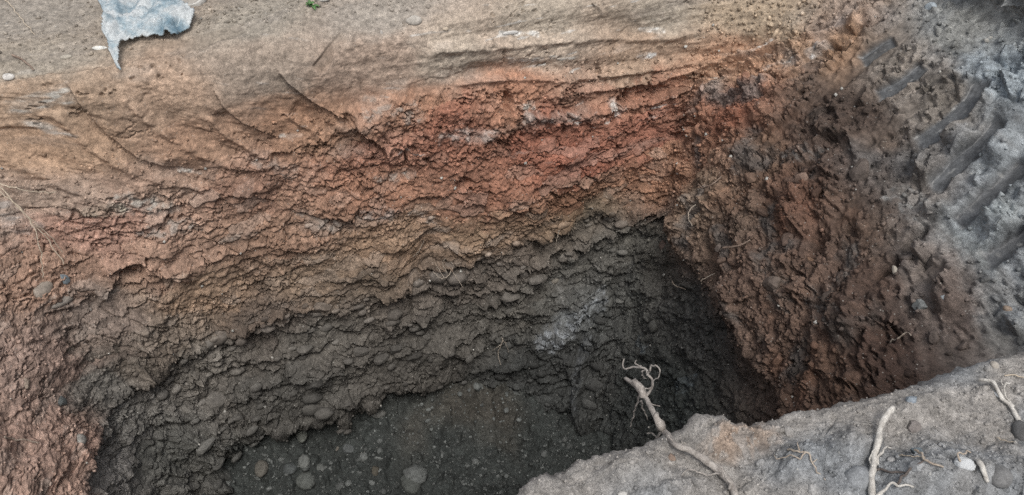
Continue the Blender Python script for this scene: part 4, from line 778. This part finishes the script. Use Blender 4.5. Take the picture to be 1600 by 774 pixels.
for k in range(230):                                     # stones in the floor
    a_, n_ = r2_.uniform(-1.15, 1.5), r2_.uniform(2.3, 3.5); p, nr, i, j = floor_at(a_, n_)
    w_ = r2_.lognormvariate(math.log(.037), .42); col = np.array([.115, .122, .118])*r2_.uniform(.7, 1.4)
    link_copy('stone', (COBS if k % 2 else ANG)[k % 5], stone_matrix(p+Vector((0, 0, -w_*.05)), Vector((0, 0, 1)), w_, w_*r2_.uniform(.6, .95), w_*.6, up=Vector((0, 1, 0)), roll=r2_.uniform(-3, 3)), pit_floor, col)
for k in range(90):                                      # clods and pebbles of the upper ground
    c = r2_.uniform(3.3, 9.6); r = r2_.uniform(1.15, 2.0); p, nr, i, j = wall_at(c, r)
    w_ = r2_.lognormvariate(math.log(.028), .45); col = np.clip(local_col(i, j)*r2_.uniform(.8, 1.25), 0, .6)
    link_copy('clod' if k % 3 else 'stone', ANG[k % 5] if k % 3 else COBS[k % 7], stone_matrix(p, nr, w_, w_*r2_.uniform(.6, .95), w_*.6, up=Vector((0, 1, 0)), roll=r2_.uniform(-3, 3)), ground, col)
for k in range(110):                                     # pebbles and clods of the bank
    a_ = r2_.uniform(.3, 2.1); j = int(np.argmin(np.abs(ba-a_))); n_ = edge_n[j]-r2_.uniform(.02, .42); p, nr, i, j = bank_at(a_, n_)
    w_ = r2_.lognormvariate(math.log(.016), .42); col = np.clip(bc[i, j]*r2_.uniform(.75, 1.25), 0, .6)
    link_copy('stone', ANG[k % 5] if k % 3 else COBS[k % 7], stone_matrix(p, nr, w_, w_*r2_.uniform(.6, .95), w_*.7, up=Vector((0, 1, 0)), roll=r2_.uniform(-3, 3)), near_bank, col)

# grit and crumbs too small to pick apart: one joined part on each face
ICO = None
def grit_part(name, parent, pos, nor, size, cols):
    global ICO
    if ICO is None:
        bm = bmesh.new(); bmesh.ops.create_icosphere(bm, subdivisions=1, radius=.5)
        ICO = (np.array([v.co[:] for v in bm.verts]), np.array([[v.index for v in f.verts] for f in bm.faces])); bm.free()
        # a coarse crumb: the 12 corners of the first icosphere only
        bm = bmesh.new(); bmesh.ops.create_icosphere(bm, subdivisions=1, radius=.5); bm.free()
    V0 = np.array([(0, 0, .5), (.45, 0, .12), (.1, .43, .15), (-.38, .25, .1), (-.33, -.3, .14), (.15, -.42, .1), (0, 0, -.4)])
    F0 = np.array([(0, 1, 2), (0, 2, 3), (0, 3, 4), (0, 4, 5), (0, 5, 1), (6, 2, 1), (6, 3, 2), (6, 4, 3), (6, 5, 4), (6, 1, 5)])
    n_ = len(pos); A = rng.normal(size=(n_, 3, 3)); Q = np.linalg.qr(A)[0]
    V = np.einsum('nij,vj->nvi', Q, V0)*(1+.3*rng.uniform(-1, 1, (n_, 7, 1)))*size[:, None, None]*np.array([1, 1, 1]) + pos[:, None]
    F = (F0[None]+7*np.arange(n_)[:, None, None]).reshape(-1, 3)
    me = bpy.data.meshes.new(name); nv = n_*7; nf = len(F)
    me.vertices.add(nv); me.vertices.foreach_set('co', V.astype(f32).ravel()); me.loops.add(nf*3); me.loops.foreach_set('vertex_index', F.astype(np.int32).ravel())
    me.polygons.add(nf); me.polygons.foreach_set('loop_start', np.arange(0, nf*3, 3, dtype=np.int32)); me.update(calc_edges=True)
    at = me.attributes.new('strata', 'FLOAT_COLOR', 'POINT'); at.data.foreach_set('color', np.repeat(np.c_[cols, np.ones(n_)], 7, axis=0).astype(f32).ravel())
    at = me.attributes.new('surf', 'FLOAT_VECTOR', 'POINT'); at.data.foreach_set('vector', np.tile(np.array([.9, .5, 0], f32), nv))
    me.materials.append(SOIL); o = bpy.data.objects.new(name, me); COL.objects.link(o); o.parent = parent; o['kind'] = 'stuff'
    return o
def wall_grit(name, parent, n_, c0, c1, r0, r1, med, bright, pale):
    i = rng.integers(ir(r0), ir(r1), n_); j = rng.integers(ic(c0), ic(c1), n_)
    ok = rough[i, j] > .85; i, j = i[ok], j[ok]; k = len(i)
    sz = np.clip(rng.lognormal(math.log(med), .4, k), .003, .03)
    cl = colr[i, j]*rng.uniform(.75, bright, (k, 1)); pm = rng.random(k) < pale; cl[pm] = np.array([.42, .41, .38])*rng.uniform(.7, 1.2, (pm.sum(), 1))
    return grit_part(name, parent, PW[i, j]+NB[i, j]*sz[:, None]*.15, NB[i, j], sz, np.clip(cl, 0, .6))
wall_grit('gravel', wall_far, 3600, 3, 8, 5, 9.8, .014, 1.25, .02)
wall_grit('crumbs', wall_far, 2400, 3, 8, 2.9, 5, .012, 1.2, .012)
wall_grit('crumbs', wall_left, 1400, 1.3, 3, 2.6, 9.5, .012, 1.3, .02)
wall_grit('crumbs', wall_right, 6500, 8, 11.2, 2.0, 9.5, .015, 1.3, .012)
wall_grit('grit', ground, 2600, 3.2, 9.9, 1.0, 2.0, .011, 1.35, .06)
i = rng.integers(0, len(fn), 4200); j = rng.integers(0, len(fa), 4200)
sz = np.clip(rng.lognormal(math.log(.014), .45, 4200), .004, .035)
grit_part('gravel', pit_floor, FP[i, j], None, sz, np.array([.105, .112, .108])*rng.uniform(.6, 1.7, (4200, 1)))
i = rng.integers(len(back)-190, len(back)+6, 5200); j = rng.integers(105, 650, 5200)
sz = np.clip(rng.lognormal(math.log(.0052), .45, 5200), .0015, .016)
bcl = bc[i, j]*rng.uniform(.7, 1.35, (5200, 1))
grit_part('grit', near_bank, BP[i, j], None, sz, np.clip(bcl, 0, .6))

# ---------------------------------------------------------------- sticks, twigs, roots
def tube(name, pts, r0, r1, mat, parent=None, sides=8, knots=True, seed=0):
    P = np.array([tuple(p) for p in pts], float)
    seg = np.linalg.norm(np.diff(P, axis=0), axis=1); kn = np.r_[0, np.cumsum(np.maximum(seg, 1e-4))]
    nst = int(np.clip(kn[-1]/(max(r0, r1)*1.1), 5, 70))
    x = np.linspace(0, kn[-1], nst); Q = cr_matrix(kn, x) @ P
    rs = random.Random(seed); f = x/kn[-1]; rad = r0+(r1-r0)*f
    for _ in range(int(kn[-1]/.05)+1 if knots else 0):
        c0 = rs.random(); rad = rad*(1+rs.uniform(.05, .22)*np.exp(-((f-c0)*kn[-1]/(r0*1.2))**2))
    ctl = np.array([[rs.gauss(0, 1) for _ in range(3)] for _ in range(nst//4+2)])*(r0*(.22 if r0 > .0045 else .75))
    Q = Q + np.stack([np.interp(np.linspace(0, len(ctl)-1, nst), np.arange(len(ctl)), ctl[:, q]) for q in range(3)], -1)
    tn = np.gradient(Q, axis=0); tn /= np.linalg.norm(tn, axis=1, keepdims=True)+1e-9
    ref = np.array([0, 0, 1.]) if abs(tn[0][2]) < .9 else np.array([1., 0, 0])
    u = np.cross(tn, ref); u /= np.linalg.norm(u, axis=1, keepdims=True)+1e-9; v = np.cross(tn, u)
    an = np.linspace(0, 2*math.pi, sides, endpoint=False)
    V = []
    for k in range(nst):
        for q in an: V.append(Q[k] + (u[k]*math.cos(q)+v[k]*math.sin(q))*rad[k]*(1+.17*rs.uniform(-1, 1)))
    F = [(k*sides+q, k*sides+(q+1) % sides, (k+1)*sides+(q+1) % sides, (k+1)*sides+q) for k in range(nst-1) for q in range(sides)]
    V += [Q[0]-tn[0]*r0*.4, Q[-1]+tn[-1]*r1*.5]
    F += [((q+1) % sides, q, len(V)-2) for q in range(sides)] + [((nst-1)*sides+q, (nst-1)*sides+(q+1) % sides, len(V)-1) for q in range(sides)]
    return mesh_object(name, V, F, mat, parent)
def bank_pts(path, r):
    out = []
    for a_, n_, w_, z_ in path:
        if w_ == 'z': out.append(Vector(world(a_, n_, z_)))
        else: out.append(bank_at(a_, n_, max(z_*.75, r*.6))[0])
    return out
def line_thing(kind, label, cat, pts, r0, r1, twigs, mat, seed):
    if not twigs:
        return tag(tube(kind, pts, r0, r1, mat, seed=seed), label, cat)
    root = bpy.data.objects.new(kind, None); COL.objects.link(root); root.empty_display_size = .05; root.location = pts[0]
    inv = Matrix.Translation(-Vector(pts[0]))
    main = tube('stem' if kind != 'root' else 'main_root', [inv @ Vector(p) for p in pts], r0, r1, mat, root, seed=seed)
    for q, (tp, a_, b_, nm) in enumerate(twigs):
        tube(nm, [inv @ Vector(p) for p in tp], a_, b_, mat, root, sides=6, knots=a_ > .003, seed=seed*50+q)
    return tag(root, label, cat)
for k, (kind, label, cat, path, r0, r1, twigs) in enumerate(BANK_STICKS):
    line_thing(kind, label, cat, bank_pts(path, r0), r0, r1, [(bank_pts(t, a_), a_, b_, nm) for t, a_, b_, nm in twigs], WOOD[kind], k+1)
for k, (kind, label, cat, path, r0, r1, twigs) in enumerate(WALL_STICKS):
    wpts = lambda pp: [wall_at(c, r, l)[0] for c, r, l in pp]
    line_thing(kind, label, cat, wpts(path), r0, r1, [(wpts(t), a_, b_, nm) for t, a_, b_, nm in twigs],
               WOOD['straw'] if 'grass' in cat or cat == 'straw' else WOOD['wall_twig'] if kind == 'twig' else WOOD['root'], k+40)

# ---------------------------------------------------------------- torn cloth on the far rim
def cloth_material():
    m, nt, b = new_mat('muddy_cloth'); L = nt.links.new
    co = node(nt, 'ShaderNodeTexCoord')
    n1 = node(nt, 'ShaderNodeTexNoise', Scale=9.0, Detail=7.0, Roughness=.62); L(co.outputs['Object'], n1.inputs['Vector'])
    n2 = node(nt, 'ShaderNodeTexNoise', Scale=130.0, Detail=4.0, Roughness=.7); L(co.outputs['Object'], n2.inputs['Vector'])
    r1 = ramp(nt, n1.outputs['Fac'], [(.35, (.11, .18, .23)), (.45, (.25, .32, .36)), (.58, (.46, .49, .50))])
    L(mix_rgb(nt, 'MULTIPLY', 1.0, r1, ramp(nt, n2.outputs['Fac'], [(.3, .68), (.7, 1.25)])), b.inputs['Base Color'])
    b.inputs['Roughness'].default_value = .8
    bp = node(nt, 'ShaderNodeBump', Strength=.5, Distance=.004); L(n2.outputs['Fac'], bp.inputs['Height']); L(bp.outputs[0], b.inputs['Normal'])
    return m
poly = np.array([st(c, r) for c, r in CLOTH])
def inside(px, py):
    res = np.zeros(px.shape, bool); q = poly[-1]
    for p in poly:
        m = ((p[1] > py) != (q[1] > py)) & (px < (q[0]-p[0])*(py-p[1])/(q[1]-p[1]+1e-12)+p[0]); res ^= m; q = p
    return res
jr = np.interp(0, [0], [0])
i0, i1 = ir(.75), ir(2.75); j0, j1 = ic(3.9), ic(5.4)
sl = np.s_[i0:i1, j0:j1]
cs, ct = S[sl], T[sl]
ins = inside(cs+.012*wob3[sl]+.008*fin[sl], ct+.012*wob3[sl]+.012*fin[sl])
lo_t, hi_t = poly[:, 1].min(), poly[:, 1].max(); mid_s = poly[:, 0].mean()
base_p = BW[sl] + NB[sl]*(D[sl]*.55+.012)[..., None]
fs = (cs-mid_s)*math.cos(.35)+(ct)*math.sin(.35)*-.4
fold = .030*np.sin(fs*24+2.5*wob[sl])*sstep(hi_t+.1, lo_t, ct) + .055*(.5-np.abs(fbm(cs*7, ct*4, 4, 700, .6))*1.6) + .022*(.5-np.abs(fbm(cs*20, ct*16, 3, 701))*1.6)
lift = .012+fold+.030*np.exp(-((fs+.13)/.035)**2)
CP = base_p + NB[sl]*np.maximum(lift, .006)[..., None]
R_, C_ = CP.shape[:2]; idx = np.arange(R_*C_).reshape(R_, C_)
keep = ins[:-1, :-1] & ins[1:, :-1] & ins[:-1, 1:] & ins[1:, 1:]
q = np.stack([idx[:-1, :-1], idx[1:, :-1], idx[1:, 1:], idx[:-1, 1:]], -1)[keep]
used, invx = np.unique(q, return_inverse=True)
cloth = mesh_object('torn_cloth', CP.reshape(-1, 3)[used], invx.reshape(-1, 4), cloth_material())
so = cloth.modifiers.new('thickness', 'SOLIDIFY'); so.thickness = .006; so.offset = 0
tag(cloth, 'torn blue-grey cloth caked with pale mud draped over the far rim', 'cloth')

# ---------------------------------------------------------------- oval dish, weed, white lump
p, nr, i, j = wall_at(*DISH)
V, F = [], []
prof = [(.0, .004), (.45, .004), (.72, .010), (.86, .022), (.95, .026), (1.0, .020), (1.02, .004), (.98, -.012)]
SG = 40
for (rr_, zz_) in prof:
    for q in range(SG):
        a_ = 2*math.pi*q/SG; wv = 1+.05*math.sin(2*a_+1)+.03*math.sin(5*a_)
        V.append((rr_*.068*wv*math.cos(a_), rr_*.062*wv*math.sin(a_), zz_+.002*math.sin(3*a_)))
F = [(k*SG+q, k*SG+(q+1) % SG, (k+1)*SG+(q+1) % SG, (k+1)*SG+q) for k in range(len(prof)-1) for q in range(SG)]
dish = bpy.data.objects.new('oval_dish', None); COL.objects.link(dish); dish.empty_display_size = .05
dish.matrix_world = stone_matrix(p+nr*.012, (nr+Vector((0, -.35, 0))).normalized(), 1, 1, 1); dish.matrix_basis = dish.matrix_world
NB_ = 3
mesh_object('rim', V[2*SG:], [tuple(x-2*SG for x in f) for f in F if min(f) >= 2*SG], plain('dusty_pale_rim', (.58, .57, .54), .7, .3, 50), dish)
mesh_object('dirt_fill', V[:3*SG], [f for f in F if max(f) < 3*SG], plain('dirt_in_dish', (.36, .34, .31), .9, .3, 70), dish)
tag(dish, 'pale rimmed oval dish half out of frame right of the cloth', 'dish')

p, nr, i, j = wall_at(*WEED)
weed = bpy.data.objects.new('weed', None); COL.objects.link(weed); weed.empty_display_size = .03; weed.location = p
GREEN = plain('weed_leaf', (.10, .22, .07), .6, .35, 80)
rw = random.Random(3)
for k in range(13):
    az = rw.uniform(0, 6.28); ln = rw.uniform(.03, .062); wd = rw.uniform(.005, .009); el = rw.uniform(.25, 1.1)
    dr = Vector((math.cos(az)*math.cos(el), math.sin(az)*math.cos(el), math.sin(el))); sd2 = Vector((-math.sin(az), math.cos(az), 0))
    V, F = [], []
    for q in range(6):
        t_ = q/5; wdt = wd*math.sin(math.pi*min(.97, t_*.92+.06)); c_ = dr*ln*t_ - Vector((0, 0, 1))*ln*.55*t_*t_
        V += [c_-sd2*wdt+Vector((0, 0, .0015)), c_-Vector((0, 0, .0012)), c_+sd2*wdt+Vector((0, 0, .0015))]
    for q in range(5):
        for e in (0, 1): F.append((q*3+e, q*3+e+1, q*3+3+e+1, q*3+3+e))
    lf = mesh_object('leaf', V, F, GREEN, weed); lm = lf.modifiers.new('thickness', 'SOLIDIFY'); lm.thickness = .0012
tag(weed, 'small green weed growing on the grey ground at the top', 'weed')

p, nr, i, j = bank_at(*LUMP)
bm = bmesh.new(); bmesh.ops.create_icosphere(bm, subdivisions=4, radius=.5)
vs = np.array([v.co[:] for v in bm.verts])
dsp = .16*fbm(vs[:, 0]*3+vs[:, 2], vs[:, 1]*3-vs[:, 2], 4, 801, .6) + .10*fbm(vs[:, 0]*9, vs[:, 1]*9+vs[:, 2]*5, 3, 802)
for v, d_ in zip(bm.verts, dsp): v.co = v.co*(1+1.3*float(d_))
me = bpy.data.meshes.new('white_lump'); bm.to_mesh(me); bm.free(); me.polygons.foreach_set('use_smooth', [True]*len(me.polygons))
me.materials.append(plain('crumpled_white_plastic', (.58, .6, .61), .7, .35, 45))
lump = link_copy('white_lump', me, stone_matrix(p+Vector((.0, 0, .01)), Vector((0, -.3, 1)), .046, .034, .03, up=Vector((0, 1, 0)), roll=-.3))
tag(lump, 'crumpled white lump half buried in the near bank', 'litter')
